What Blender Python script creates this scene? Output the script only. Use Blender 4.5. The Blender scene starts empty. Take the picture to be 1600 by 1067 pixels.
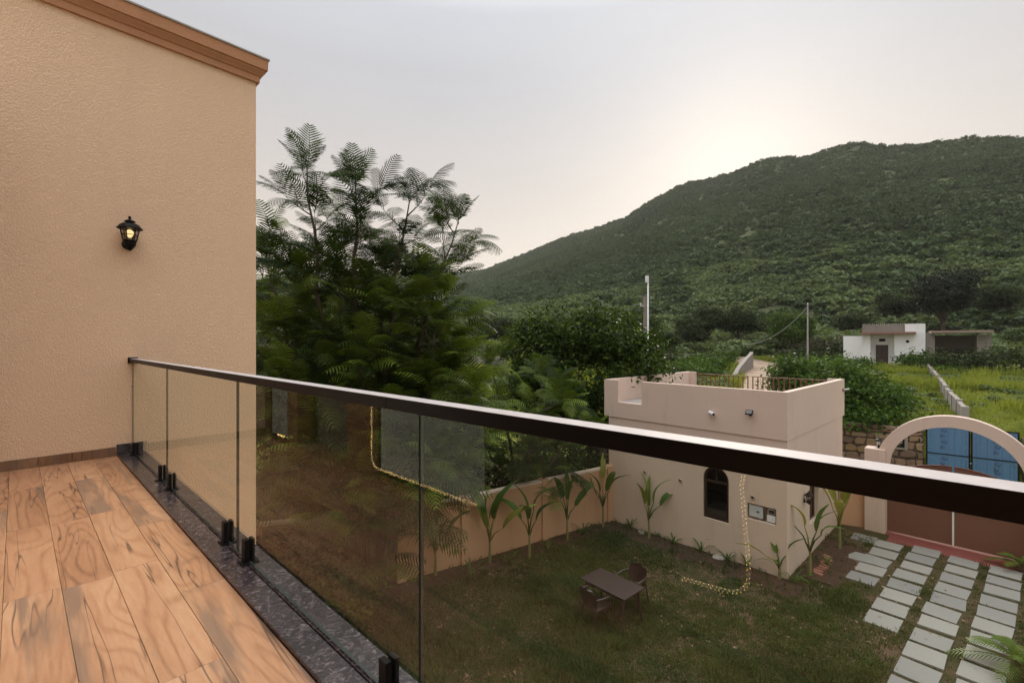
import bpy, bmesh, math, random
import numpy as np
from mathutils import Vector, Matrix, noise as mnoise

R = math.radians
sc = bpy.context.scene
col = sc.collection
random.seed(7)
rng = np.random.default_rng(11)

# ------------------------------------------------------------------ camera, sky, sun, exposure
EYE = 5.8          # eye height above the garden
FZ = 4.55          # terrace floor above the garden
cam_d = bpy.data.cameras.new('camera')
cam = bpy.data.objects.new('camera', cam_d); col.objects.link(cam)
cam.location = (0, 0, EYE); cam.rotation_euler = (R(90), 0, 0)
cam_d.sensor_width = 36; cam_d.lens = 36 * 718 / 1600
cam_d.clip_start = 0.05; cam_d.clip_end = 6000
sc.camera = cam

SUN_AZ, SUN_EL = 26.0, 22.0         # azimuth to the right of the view axis, elevation
sun_dir = Vector((math.sin(R(SUN_AZ)) * math.cos(R(SUN_EL)), math.cos(R(SUN_AZ)) * math.cos(R(SUN_EL)), math.sin(R(SUN_EL))))
world = bpy.data.worlds.new('World'); sc.world = world; world.use_nodes = True
wn, wl = world.node_tree.nodes, world.node_tree.links
wn.clear()
w_out = wn.new('ShaderNodeOutputWorld')
sky = wn.new('ShaderNodeTexSky'); sky.sky_type = 'NISHITA'; sky.sun_disc = False
sky.sun_elevation = R(SUN_EL); sky.sun_rotation = R(SUN_AZ); sky.dust_density = 0.6; sky.air_density = 1.2
bg1 = wn.new('ShaderNodeBackground'); bg1.inputs['Strength'].default_value = 0.006
wl.new(sky.outputs[0], bg1.inputs['Color'])
# thin overcast: a grey-to-warm veil, brighter round the hidden sun
tc = wn.new('ShaderNodeTexCoord')
sep = wn.new('ShaderNodeSeparateXYZ'); wl.new(tc.outputs['Generated'], sep.inputs[0])
ramp = wn.new('ShaderNodeValToRGB'); wl.new(sep.outputs['Z'], ramp.inputs[0])
cr = ramp.color_ramp
cr.elements[0].position = 0.0; cr.elements[0].color = (0.34, 0.28, 0.22, 1)
cr.elements[1].position = 1.0; cr.elements[1].color = (1.08, 1.08, 1.12, 1)
for p, c in ((0.14, (0.288, 0.243, 0.200, 1)), (0.33, (0.236, 0.212, 0.192, 1)), (0.50, (0.212, 0.207, 0.210, 1)), (0.58, (0.230, 0.230, 0.237, 1)), (0.69, (0.50, 0.50, 0.52, 1)), (0.82, (0.84, 0.84, 0.87, 1))):  # unseen sky above the view brightened to fill walls and floor
    e = cr.elements.new(p); e.color = c
dot = wn.new('ShaderNodeVectorMath'); dot.operation = 'DOT_PRODUCT'
GLOW_EL = R(18.6)                   # the veil glows where the sun sinks behind the ridge
wl.new(tc.outputs['Generated'], dot.inputs[0]); dot.inputs[1].default_value = (math.sin(R(SUN_AZ)) * math.cos(GLOW_EL), math.cos(R(SUN_AZ)) * math.cos(GLOW_EL), math.sin(GLOW_EL))
def wmath(op, a, b=None, clamp=False):
    n = wn.new('ShaderNodeMath'); n.operation = op; n.use_clamp = clamp
    for i, x in enumerate((a, b)):
        if x is None: continue
        if isinstance(x, (int, float)): n.inputs[i].default_value = x
        else: wl.new(x, n.inputs[i])
    return n.outputs[0]
d0 = wmath('MAXIMUM', dot.outputs['Value'], 0.0)
glow = wmath('ADD', wmath('MULTIPLY', wmath('POWER', d0, 110.0), 0.03), wmath('MULTIPLY', wmath('POWER', d0, 14.0), 0.04))
gcol = wn.new('ShaderNodeVectorMath'); gcol.operation = 'SCALE'
gcol.inputs[0].default_value = (1.0, 0.93, 0.82); wl.new(glow, gcol.inputs['Scale'])
cloudn = wn.new('ShaderNodeTexNoise'); cloudn.inputs['Scale'].default_value = 2.2; cloudn.inputs['Detail'].default_value = 4
cm = wn.new('ShaderNodeMapping'); cm.inputs['Scale'].default_value = (1, 1, 3.5)
wl.new(tc.outputs['Generated'], cm.inputs[0]); wl.new(cm.outputs[0], cloudn.inputs['Vector'])
cmul = wmath('ADD', wmath('MULTIPLY', cloudn.outputs[0], 0.16), 0.92)
csc = wn.new('ShaderNodeVectorMath'); csc.operation = 'SCALE'
wl.new(ramp.outputs[0], csc.inputs[0]); wl.new(cmul, csc.inputs['Scale'])
cadd = wn.new('ShaderNodeVectorMath'); cadd.operation = 'ADD'
wl.new(csc.outputs[0], cadd.inputs[0]); wl.new(gcol.outputs[0], cadd.inputs[1])
bg2 = wn.new('ShaderNodeBackground'); bg2.inputs['Strength'].default_value = 0.95
wl.new(cadd.outputs[0], bg2.inputs['Color'])
wadd = wn.new('ShaderNodeAddShader'); wl.new(bg1.outputs[0], wadd.inputs[0]); wl.new(bg2.outputs[0], wadd.inputs[1])
wl.new(wadd.outputs[0], w_out.inputs['Surface'])

sun_l = bpy.data.lights.new('sun', 'SUN'); sun_l.energy = 1.1; sun_l.angle = R(12); sun_l.color = (1.0, 0.9, 0.76)
sun = bpy.data.objects.new('sun', sun_l); col.objects.link(sun)
sun.rotation_euler = (-sun_dir).to_track_quat('-Z', 'Y').to_euler()

sc.view_settings.view_transform = 'Standard'; sc.view_settings.look = 'None'
sc.view_settings.gamma = 1.0; sc.view_settings.exposure = 1.50
sc.cycles.max_bounces = 8; sc.cycles.diffuse_bounces = 4; sc.cycles.transparent_max_bounces = 24
sc.cycles.volume_bounces = 0
sc.cycles.use_denoising = True; sc.cycles.denoising_prefilter = 'NONE'; sc.cycles.use_adaptive_sampling = False
sc.cycles.sample_clamp_indirect = 6.0

# ------------------------------------------------------------------ materials
def new_mat(name):
    m = bpy.data.materials.new(name); m.use_nodes = True
    nt = m.node_tree; nt.nodes.clear()
    o = nt.nodes.new('ShaderNodeOutputMaterial')
    return m, nt, o
class NT:
    def __init__(s, nt): s.nt = nt
    def n(s, t, **kw):
        x = s.nt.nodes.new(t)
        for k, v in kw.items(): setattr(x, k, v)
        return x
    def l(s, a, b): s.nt.links.new(a, b)
    def val(s, sock, v):
        if hasattr(v, 'is_output') or isinstance(v, bpy.types.NodeSocket): s.l(v, sock)
        else: sock.default_value = v
    def math(s, op, a, b=0.0, clamp=False):
        x = s.n('ShaderNodeMath', operation=op); x.use_clamp = clamp
        s.val(x.inputs[0], a); s.val(x.inputs[1], b); return x.outputs[0]
    def noise(s, vec, scale, detail=3.0, rough=0.55, dist=0.0):
        x = s.n('ShaderNodeTexNoise'); s.l(vec, x.inputs['Vector'])
        x.inputs['Scale'].default_value = scale; x.inputs['Detail'].default_value = detail
        x.inputs['Roughness'].default_value = rough; x.inputs['Distortion'].default_value = dist
        return x.outputs[0]
    def ramp(s, fac, stops, interp='LINEAR'):
        x = s.n('ShaderNodeValToRGB'); s.l(fac, x.inputs[0]); c = x.color_ramp; c.interpolation = interp
        c.elements[0].position = stops[0][0]; c.elements[0].color = (*stops[0][1], 1)
        c.elements[1].position = stops[-1][0]; c.elements[1].color = (*stops[-1][1], 1)
        for p, k in stops[1:-1]:
            e = c.elements.new(p); e.color = (*k, 1)
        return x.outputs[0]
    def mix(s, fac, a, b, blend='MIX'):
        x = s.n('ShaderNodeMix', data_type='RGBA', blend_type=blend)
        s.val(x.inputs[0], fac)
        s.val(x.inputs[6], a if not isinstance(a, tuple) else (*a, 1)); s.val(x.inputs[7], b if not isinstance(b, tuple) else (*b, 1))
        return x.outputs[2]
    def mapping(s, vec, scale=(1, 1, 1), loc=None, rot=None):
        x = s.n('ShaderNodeMapping'); s.l(vec, x.inputs[0]); x.inputs['Scale'].default_value = scale
        if rot: x.inputs['Rotation'].default_value = rot
        if loc is not None: s.val(x.inputs['Location'], loc)
        return x.outputs[0]
    def bump(s, h, strength, dist=0.01):
        x = s.n('ShaderNodeBump'); s.l(h, x.inputs['Height']); x.inputs['Strength'].default_value = strength; x.inputs['Distance'].default_value = dist
        return x.outputs[0]
    def principled(s, color, rough=0.6, normal=None, metal=0.0, spec=0.5):
        x = s.n('ShaderNodeBsdfPrincipled')
        s.val(x.inputs['Base Color'], color if not isinstance(color, tuple) else (*color, 1))
        s.val(x.inputs['Roughness'], rough); x.inputs['Metallic'].default_value = metal
        x.inputs['Specular IOR Level'].default_value = spec
        if normal is not None: s.l(normal, x.inputs['Normal'])
        return x.outputs[0]

def m_stucco(name, c, grain=38.0, strength=0.5, var=0.12, stain=0.15, dirt=(0.2, 0.15, 0.11), dist=0.012):
    m, nt, o = new_mat(name); t = NT(nt)
    ob = t.n('ShaderNodeNewGeometry').outputs['Position']
    big = t.noise(ob, 0.7, 4)
    c1 = t.mix(big, tuple(x * (1 - var) for x in c), tuple(min(1, x * (1 + var)) for x in c))
    st = t.noise(t.mapping(ob, (1.6, 1.6, 0.35)), 1.3, 5, 0.65)
    c2 = t.mix(t.math('MULTIPLY', t.ramp(st, [(0.55, (0, 0, 0)), (0.78, (1, 1, 1))]), stain), c1, dirt)
    g1 = t.noise(ob, grain, 3, 0.6); g2 = t.noise(ob, grain * 3.2, 2, 0.6)
    h = t.math('ADD', t.ramp(g1, [(0.38, (0, 0, 0)), (0.62, (1, 1, 1))]), t.math('MULTIPLY', g2, 0.4))
    t.l(t.principled(c2, 0.88, t.bump(h, strength, dist), spec=0.25), o.inputs[0])
    return m
def m_plain(name, c, rough=0.5, metal=0.0, var=0.1, scale=6.0, bump=0.0, spec=0.5):
    m, nt, o = new_mat(name); t = NT(nt)
    ob = t.n('ShaderNodeTexCoord').outputs['Object']
    n = t.noise(ob, scale, 4)
    rnd = t.n('ShaderNodeObjectInfo').outputs['Random']
    f = t.math('ADD', t.math('MULTIPLY', n, 0.6), t.math('MULTIPLY', rnd, 0.4))
    cc = t.mix(f, tuple(x * (1 - var) for x in c), tuple(min(1, x * (1 + var)) for x in c))
    nm = t.bump(t.noise(ob, scale * 8, 3), bump, 0.01) if bump else None
    rr = t.math('ADD', t.math('MULTIPLY', n, 0.2), rough - 0.1)
    t.l(t.principled(cc, rr, nm, metal, spec), o.inputs[0])
    return m
def m_leaf(name, dark, light, trans=0.35, rough=0.45, island=True, patch=0.0, spec=0.15, pw=1.0):
    m, nt, o = new_mat(name); t = NT(nt)
    if island in ('tone', 'object'):
        f = t.n('ShaderNodeObjectInfo').outputs['Random'] if island == 'object' else t.n('ShaderNodeAttribute', attribute_name='tone').outputs['Fac']
        f = t.math('POWER', f, 2.4)
    elif island:
        f = t.math('POWER', t.n('ShaderNodeNewGeometry').outputs['Random Per Island'], pw)
    else:
        f = t.n('ShaderNodeObjectInfo').outputs['Random']
    if patch:
        pn = t.noise(t.n('ShaderNodeNewGeometry').outputs['Position'], patch, 3)
        f = t.math('ADD', t.math('MULTIPLY', f, 0.45), t.math('MULTIPLY', t.ramp(pn, [(0.35, (0, 0, 0)), (0.65, (1, 1, 1))]), 0.55))
    c = t.mix(f, dark, light)
    p = t.principled(c, rough, spec=spec)
    tr = t.n('ShaderNodeBsdfTranslucent'); t.l(t.mix(0.5, c, (light[0] * 1.3, light[1] * 1.25, light[2] * 0.6)), tr.inputs[0])
    mx = t.n('ShaderNodeMixShader'); mx.inputs[0].default_value = trans
    t.l(p, mx.inputs[1]); t.l(tr.outputs[0], mx.inputs[2]); t.l(mx.outputs[0], o.inputs[0])
    return m
def m_wood_tile(name, tint=1.0):
    m, nt, o = new_mat(name); t = NT(nt)
    ob = t.n('ShaderNodeTexCoord').outputs['Object']
    rnd = t.n('ShaderNodeObjectInfo').outputs['Random']
    off = t.n('ShaderNodeCombineXYZ'); t.l(t.math('MULTIPLY', rnd, 37.0), off.inputs[0]); t.l(t.math('MULTIPLY', rnd, 91.0), off.inputs[1])
    ad = t.n('ShaderNodeVectorMath', operation='ADD'); t.l(ob, ad.inputs[0]); t.l(off.outputs[0], ad.inputs[1])
    v = t.mapping(ad.outputs[0], (1.0, 0.14, 1.0))
    base = t.noise(t.mapping(ad.outputs[0], (1.0, 0.16, 1.0)), 4.2, 1.2, 0.4, 0.35)
    rings = t.math('MULTIPLY', t.math('POWER', t.math('ADD', t.math('MULTIPLY', t.math('SINE', t.math('MULTIPLY', base, 78.0)), 0.5), 0.5), 4.0), t.math('MULTIPLY', t.noise(v, 2.2, 2), -1.6))
    fine = t.noise(t.mapping(ad.outputs[0], (1.0, 0.10, 1.0)), 60.0, 4, 0.7)
    tone = t.noise(v, 2.6, 3)
    f = t.math('ADD', t.math('ADD', t.math('MULTIPLY', rings, 0.17), t.math('MULTIPLY', fine, 0.46)), t.math('MULTIPLY', tone, 0.66))
    f = t.math('ADD', f, t.math('MULTIPLY', t.math('SUBTRACT', rnd, 0.5), 0.16))
    k = tint
    c = t.ramp(f, [(0.22, (0.24 * k, 0.115 * k, 0.058 * k)), (0.45, (0.41 * k, 0.205 * k, 0.107 * k)), (0.62, (0.50 * k, 0.272 * k, 0.150 * k)), (0.85, (0.60 * k, 0.37 * k, 0.225 * k))])
    # grey-brown weathered bands and black cracks
    band = t.noise(t.mapping(ad.outputs[0], (1.0, 0.085, 1.0)), 5.2, 4, 0.6, 0.5)
    c = t.mix(t.math('MULTIPLY', t.ramp(band, [(0.545, (0, 0, 0)), (0.64, (1, 1, 1))]), 0.68), c, (0.17, 0.12, 0.09))
    cn = t.noise(t.mapping(ad.outputs[0], (1.0, 0.055, 1.0)), 6.5, 3.0, 0.55, 0.25)
    crack = t.ramp(t.math('ABSOLUTE', t.math('SUBTRACT', cn, 0.5)), [(0.0, (1, 1, 1)), (0.0095, (0, 0, 0))])
    gate = t.ramp(t.noise(v, 3.0, 2), [(0.43, (0, 0, 0)), (0.53, (1, 1, 1))])
    c = t.mix(t.math('MULTIPLY', t.math('MULTIPLY', crack, gate), 0.82), c, (0.045, 0.028, 0.02))
    rough = t.math('ADD', 0.30, t.math('MULTIPLY', fine, 0.22))
    t.l(t.principled(c, rough, t.bump(t.math('ADD', fine, t.math('MULTIPLY', rings, 0.25)), 0.12, 0.003), spec=0.45), o.inputs[0])
    return m
def m_granite(name):
    m, nt, o = new_mat(name); t = NT(nt)
    ob = t.n('ShaderNodeNewGeometry').outputs['Position']
    vo = t.n('ShaderNodeTexVoronoi', feature='F1'); vo.inputs['Scale'].default_value = 85
    t.l(t.mapping(ob, (1.0, 0.55, 1.0), rot=(0, 0, 0.7)), vo.inputs['Vector'])
    n1 = t.noise(ob, 26, 5, 0.7, 1.4); n2 = t.noise(ob, 5, 3)
    c = t.ramp(n1, [(0.40, (0.010, 0.008, 0.010)), (0.50, (0.030, 0.024, 0.028)), (0.58, (0.095, 0.078, 0.085)), (0.70, (0.30, 0.26, 0.27))])
    c = t.mix(t.math('MULTIPLY', vo.outputs['Color'], 0.35), c, (0.03, 0.022, 0.028))
    c = t.mix(t.math('MULTIPLY', n2, 0.4), c, (0.06, 0.038, 0.042))
    t.l(t.principled(c, t.math('ADD', 0.13, t.math('MULTIPLY', n2, 0.16)), t.bump(n1, 0.04, 0.002), spec=0.6), o.inputs[0])
    return m
def m_glass(name, tint=(0.935, 0.95, 0.905), k=0.85):
    m, nt, o = new_mat(name); t = NT(nt)
    tr = t.n('ShaderNodeBsdfTransparent'); tr.inputs[0].default_value = (*tint, 1)
    gl = t.n('ShaderNodeBsdfGlossy'); gl.inputs['Roughness'].default_value = 0.0; gl.inputs['Color'].default_value = (0.95, 0.95, 0.93, 1)
    fr = t.n('ShaderNodeFresnel'); fr.inputs['IOR'].default_value = 1.5
    bf = t.n('ShaderNodeNewGeometry').outputs['Backfacing']
    f = t.math('MULTIPLY', t.math('MULTIPLY', fr.outputs[0], k), t.math('SUBTRACT', 1.0, bf), clamp=True)
    mx = t.n('ShaderNodeMixShader'); t.l(f, mx.inputs[0]); t.l(tr.outputs[0], mx.inputs[1]); t.l(gl.outputs[0], mx.inputs[2])
    t.l(mx.outputs[0], o.inputs[0]); return m
def m_emit(name, c, s):
    m, nt, o = new_mat(name); t = NT(nt)
    e = t.n('ShaderNodeEmission'); e.inputs[0].default_value = (*c, 1); e.inputs[1].default_value = s
    t.l(e.outputs[0], o.inputs[0])
    if name == 'rope_led': m.cycles.emission_sampling = 'NONE'
    return m

PEACH = m_stucco('peach_stucco', (0.86, 0.61, 0.42), 64, 0.75, 0.06, 0.22, (0.60, 0.40, 0.26), 0.009)
FACADE = m_stucco('brown_facade_paint', (0.34, 0.185, 0.105), 40, 0.4, 0.08, 0.1, (0.2, 0.1, 0.06), 0.008)
WALL_SHADE = m_stucco('shade_toned_boundary_paint', (0.17, 0.105, 0.068), 10, 0.5, 0.25, 0.5, (0.09, 0.06, 0.04), 0.012)  # darker left wall segments: the tree's shade put into the colour
TERRA = m_stucco('terracotta_paint', (0.455, 0.235, 0.13), 30, 0.35, 0.12, 0.25, (0.2, 0.09, 0.05), 0.008)
CREAM = m_stucco('cream_pink_paint', (0.61, 0.478, 0.395), 9, 0.14, 0.08, 0.38, (0.36, 0.27, 0.22), 0.006)
WALLP = m_stucco('peach_boundary_paint', (0.52, 0.31, 0.185), 12, 0.15, 0.10, 0.40, (0.25, 0.16, 0.11), 0.006)
WHITEW = m_stucco('whitewash', (0.82, 0.82, 0.82), 6, 0.15, 0.06, 0.5, (0.40, 0.37, 0.34), 0.01)
GREYW = m_stucco('grey_render', (0.24, 0.215, 0.19), 6, 0.3, 0.18, 0.5, (0.13, 0.11, 0.10), 0.02)
CONC = m_stucco('concrete', (0.33, 0.30, 0.27), 8, 0.3, 0.15, 0.5, (0.2, 0.17, 0.15), 0.01)
WOOD = m_wood_tile('wood_look_tile'); WOODD = m_wood_tile('wood_look_skirting', 0.50)
GROUT = m_plain('grout', (0.27, 0.18, 0.12), 0.9)
GRANITE = m_granite('black_granite')
BLACKM = m_plain('black_metal', (0.006, 0.0055, 0.006), 0.45, 0.0, 0.2, spec=0.15)
def m_rail():
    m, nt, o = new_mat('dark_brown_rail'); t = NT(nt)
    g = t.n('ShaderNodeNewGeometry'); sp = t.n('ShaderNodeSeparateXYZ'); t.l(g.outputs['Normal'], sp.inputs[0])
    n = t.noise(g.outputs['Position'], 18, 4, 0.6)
    up = t.ramp(sp.outputs['Z'], [(0.6, (0, 0, 0)), (0.9, (1, 1, 1))])           # top face painted pale: sky sheen put into the colour
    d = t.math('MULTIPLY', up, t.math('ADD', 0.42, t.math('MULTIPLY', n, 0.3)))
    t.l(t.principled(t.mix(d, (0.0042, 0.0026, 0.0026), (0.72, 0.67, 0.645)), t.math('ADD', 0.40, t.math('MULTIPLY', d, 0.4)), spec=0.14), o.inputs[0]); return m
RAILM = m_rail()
GLASS = m_glass('clear_glass'); FROST = m_plain('frosted_pane', (0.66, 0.68, 0.66), 0.25, 0, 0.04)
GEDGE = m_plain('glass_edge', (0.03, 0.04, 0.035), 0.2)
WGLASS = m_glass('window_glass', (0.72, 0.74, 0.72), 0.8)
TGLASS = m_glass('brown_tinted_glass', (0.42, 0.37, 0.33), 0.7)
DARKW = m_plain('dark_brown_wood', (0.035, 0.018, 0.014), 0.4, 0, 0.25, 14)
RUST = m_plain('red_brown_iron', (0.16, 0.055, 0.03), 0.6, 0, 0.25, 20)
PLASTIC = m_plain('brown_plastic', (0.028, 0.017, 0.016), 0.38, 0, 0.15, 10)
GATEM = m_plain('brown_gate_sheet', (0.14, 0.058, 0.038), 0.55, 0, 0.15, 5)
REDP = m_plain('red_oxide_floor', (0.20, 0.05, 0.045), 0.65, 0, 0.25, 4, 0.2)
STEEL = m_plain('galvanised_steel', (0.42, 0.42, 0.41), 0.4, 0.6, 0.2, 8)
PVC = m_plain('white_plastic', (0.70, 0.71, 0.72), 0.4, 0, 0.06)
GREYBOX = m_plain('grey_meter_box', (0.50, 0.53, 0.55), 0.45, 0, 0.08)
BLUE = m_plain('blue_film', (0.075, 0.175, 0.32), 0.42, 0, 0.14, 2.5)
BLUED = m_plain('dark_blue_print', (0.03, 0.065, 0.17), 0.5, 0, 0.1)
def m_slab():
    m, nt, o = new_mat('grey_paving_stone'); t = NT(nt)
    p = t.n('ShaderNodeNewGeometry').outputs['Position']; rnd = t.n('ShaderNodeObjectInfo').outputs['Random']
    n1 = t.noise(p, 2.6, 5, 0.65); n2 = t.noise(p, 22, 4, 0.7)
    c = t.mix(rnd, (0.205, 0.205, 0.20), (0.285, 0.274, 0.258))
    c = t.mix(t.math('MULTIPLY', t.ramp(n1, [(0.45, (0, 0, 0)), (0.70, (1, 1, 1))]), 0.35), c, (0.25, 0.23, 0.20))
    c = t.mix(t.math('MULTIPLY', t.ramp(n2, [(0.60, (0, 0, 0)), (0.80, (1, 1, 1))]), 0.25), c, (0.20, 0.20, 0.15))
    t.l(t.principled(c, 0.78, t.bump(t.math('ADD', n1, n2), 0.4, 0.01), spec=0.3), o.inputs[0]); return m
SLAB = m_slab()
BRICK = m_plain('red_brick', (0.24, 0.10, 0.07), 0.85, 0, 0.35, 12, 0.4)
BARK = m_plain('bark', (0.085, 0.062, 0.045), 0.9, 0, 0.35, 9, 0.8)
PALEBARK = m_plain('pale_bark', (0.20, 0.165, 0.135), 0.9, 0, 0.3, 9, 0.6)
WARM = m_emit('warm_bulb', (1.0, 0.68, 0.32), 0.6)
ROPE = m_emit('rope_led', (1.0, 0.62, 0.17), 5.0)
def m_stone(name):
    m, nt, o = new_mat(name); t = NT(nt)
    ob = t.n('ShaderNodeTexCoord').outputs['Object']; p = t.n('ShaderNodeNewGeometry').outputs['Position']
    rnd = t.n('ShaderNodeObjectInfo').outputs['Random']
    n = t.noise(p, 9, 5, 0.7)
    c = t.ramp(rnd, [(0.0, (0.13, 0.085, 0.06)), (0.3, (0.27, 0.165, 0.11)), (0.55, (0.34, 0.215, 0.14)), (0.75, (0.28, 0.17, 0.065)), (1.0, (0.40, 0.29, 0.21))])
    c = t.mix(t.math('MULTIPLY', n, 0.75), c, (0.11, 0.08, 0.065))
    t.l(t.principled(c, 0.88, t.bump(n, 0.7, 0.03), spec=0.3), o.inputs[0]); return m
STONE = m_stone('sandstone')
MORTAR = m_plain('dark_mortar', (0.09, 0.07, 0.055), 0.95, 0, 0.3, 10, 0.5)
L_FEATHER = m_leaf('feathery_leaf', (0.009, 0.021, 0.004), (0.070, 0.115, 0.015), 0.12, 0.55, 'object')
L_FEATHI = m_leaf('feathery_leaf_mass', (0.009, 0.022, 0.004), (0.150, 0.215, 0.026), 0.22, 0.55, 'tone')
L_GLOSSY = m_leaf('glossy_leaf', (0.006, 0.016, 0.003), (0.085, 0.135, 0.018), 0.22, 0.5, True, spec=0.07, pw=2.2)
L_BUSH = m_leaf('bush_leaf', (0.016, 0.040, 0.009), (0.105, 0.175, 0.028), 0.28, 0.55, True, spec=0.07, pw=1.5)
L_ACACIA = m_leaf('acacia_leaf', (0.012, 0.022, 0.007), (0.055, 0.080, 0.020), 0.25, 0.6, True)
L_FOOT = m_leaf('foot_scrub_leaf', (0.052, 0.084, 0.034), (0.155, 0.200, 0.078), 0.28, 0.7, False, 0.03)
L_SCRUB = m_leaf('hill_scrub_leaf', (0.027, 0.050, 0.021), (0.090, 0.132, 0.052), 0.20, 0.7, False, 0.012)
L_DRY = m_leaf('dry_brush', (0.075, 0.052, 0.045), (0.14, 0.10, 0.085), 0.15, 0.8, False)
L_BANANA = m_leaf('banana_leaf', (0.032, 0.080, 0.014), (0.10, 0.175, 0.03), 0.35, 0.35, False)
L_YELLOW = m_leaf('yellowing_banana_leaf', (0.16, 0.19, 0.03), (0.26, 0.26, 0.05), 0.35, 0.4, False)
STALK = m_plain('green_stalk', (0.17, 0.18, 0.06), 0.5, 0, 0.2)
L_PALM = m_leaf('palm_leaf', (0.05, 0.105, 0.018), (0.14, 0.20, 0.03), 0.3, 0.35, True)
L_LAWN = m_leaf('lawn_grass', (0.020, 0.042, 0.008), (0.070, 0.105, 0.022), 0.25, 0.6, False, 0.5)
L_STRAW = m_leaf('dry_straw', (0.19, 0.125, 0.075), (0.33, 0.23, 0.145), 0.2, 0.8, False)
L_FIELD = m_leaf('field_grass', (0.080, 0.115, 0.015), (0.250, 0.285, 0.045), 0.45, 0.6, False, 0.32)

# ------------------------------------------------------------------ mesh helpers
class MB:
    def __init__(s, M=None): s.v = []; s.f = []; s.m = []; s.M = M
    def add(s, pts, faces, mi=0):
        b = len(s.v)
        for p in pts:
            p = Vector(p)
            s.v.append(tuple(s.M @ p) if s.M is not None else tuple(p))
        for f in faces: s.f.append(tuple(b + i for i in f)); s.m.append(mi)
    def quad(s, *pts, mi=0): s.add(pts, [tuple(range(len(pts)))], mi)
    def box(s, x0, x1, y0, y1, z0, z1, mi=0):
        P = [(x0, y0, z0), (x1, y0, z0), (x1, y1, z0), (x0, y1, z0), (x0, y0, z1), (x1, y0, z1), (x1, y1, z1), (x0, y1, z1)]
        s.add(P, [(3, 2, 1, 0), (4, 5, 6, 7), (0, 1, 5, 4), (1, 2, 6, 5), (2, 3, 7, 6), (3, 0, 4, 7)], mi)
    def prism(s, poly, z0, z1, mi=0):
        n = len(poly)
        P = [(x, y, z0) for x, y in poly] + [(x, y, z1) for x, y in poly]
        s.add(P, [tuple(range(n - 1, -1, -1)), tuple(range(n, 2 * n))] + [(i, (i + 1) % n, n + (i + 1) % n, n + i) for i in range(n)], mi)
    def tube(s, pts, r, n=8, mi=0, cap=True):
        pts = [Vector(p) for p in pts]
        rs = r if isinstance(r, (list, tuple)) else [r] * len(pts)
        P = []; up = Vector((0, 0, 1)); prev = None
        for i, p in enumerate(pts):
            d = (pts[min(i + 1, len(pts) - 1)] - pts[max(i - 1, 0)]).normalized()
            if prev is None:
                a = d.cross(up if abs(d.z) < 0.9 else Vector((1, 0, 0))).normalized()
            else:
                a = (prev - d * prev.dot(d)).normalized()
            prev = a; b = d.cross(a)
            for k in range(n):
                w = 2 * math.pi * k / n
                P.append(p + (a * math.cos(w) + b * math.sin(w)) * rs[i])
        F = [(i * n + k, i * n + (k + 1) % n, (i + 1) * n + (k + 1) % n, (i + 1) * n + k) for i in range(len(pts) - 1) for k in range(n)]
        if cap: F += [tuple(range(n - 1, -1, -1)), tuple((len(pts) - 1) * n + k for k in range(n))]
        s.add(P, F, mi)
    def lathe(s, prof, n=12, c=(0, 0, 0), mi=0, rot=0.0):
        P = []; m = len(prof)
        for r, z in prof:
            for k in range(n):
                w = 2 * math.pi * k / n + rot
                P.append((c[0] + r * math.cos(w), c[1] + r * math.sin(w), c[2] + z))
        F = [(i * n + k, i * n + (k + 1) % n, (i + 1) * n + (k + 1) % n, (i + 1) * n + k) for i in range(m - 1) for k in range(n)]
        F += [tuple(range(n - 1, -1, -1)), tuple((m - 1) * n + k for k in range(n))]
        s.add(P, F, mi)
    def build(s, name, mats, parent=None, smooth=False, bevel=0.0, seg=2, recalc=True):
        me = bpy.data.meshes.new(name); me.from_pydata(s.v, [], s.f); me.update()
        if not isinstance(mats, (list, tuple)): mats = [mats]
        for m in mats: me.materials.append(m)
        if len(mats) > 1: me.polygons.foreach_set('material_index', s.m)
        if recalc:
            bm = bmesh.new(); bm.from_mesh(me); bmesh.ops.recalc_face_normals(bm, faces=bm.faces); bm.to_mesh(me); bm.free()
        if smooth: me.polygons.foreach_set('use_smooth', [True] * len(me.polygons))
        o = bpy.data.objects.new(name, me); col.objects.link(o)
        if parent is not None: o.parent = parent
        if bevel:
            b = o.modifiers.new('bevel', 'BEVEL'); b.width = bevel; b.segments = seg; b.limit_method = 'ANGLE'
        return o
def np_mesh(name, V, F, mats, parent=None, smooth=False, mi=None):
    """V (n,3), F (m,k) numpy -> one mesh object"""
    V = np.asarray(V, np.float32); F = np.asarray(F, np.int32)
    me = bpy.data.meshes.new(name); k = F.shape[1]
    me.vertices.add(len(V)); me.vertices.foreach_set('co', V.ravel())
    me.loops.add(F.size); me.loops.foreach_set('vertex_index', F.ravel())
    me.polygons.add(len(F)); me.polygons.foreach_set('loop_start', np.arange(0, F.size, k, dtype=np.int32))
    try: me.polygons.foreach_set('loop_total', np.full(len(F), k, np.int32))
    except Exception: pass
    for m in (mats if isinstance(mats, (list, tuple)) else [mats]): me.materials.append(m)
    if mi is not None: me.polygons.foreach_set('material_index', np.asarray(mi, np.int32))
    if smooth: me.polygons.foreach_set('use_smooth', np.ones(len(F), bool))
    me.update(calc_edges=True); me.validate()
    if name.startswith('_'): return me
    o = bpy.data.objects.new(name, me); col.objects.link(o)
    if parent is not None: o.parent = parent
    return o
def tag(o, label, cat, group=None):
    o['label'] = label; o['category'] = cat
    if group: o['group'] = group
    return o
def thing(name, label, cat, loc=(0, 0, 0), rz=0.0, group=None):
    o = bpy.data.objects.new(name, None); col.objects.link(o); o.location = loc; o.rotation_euler = (0, 0, rz)
    o.empty_display_size = 0.2
    return tag(o, label, cat, group)
def struct(o): o['kind'] = 'structure'; return o
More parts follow.
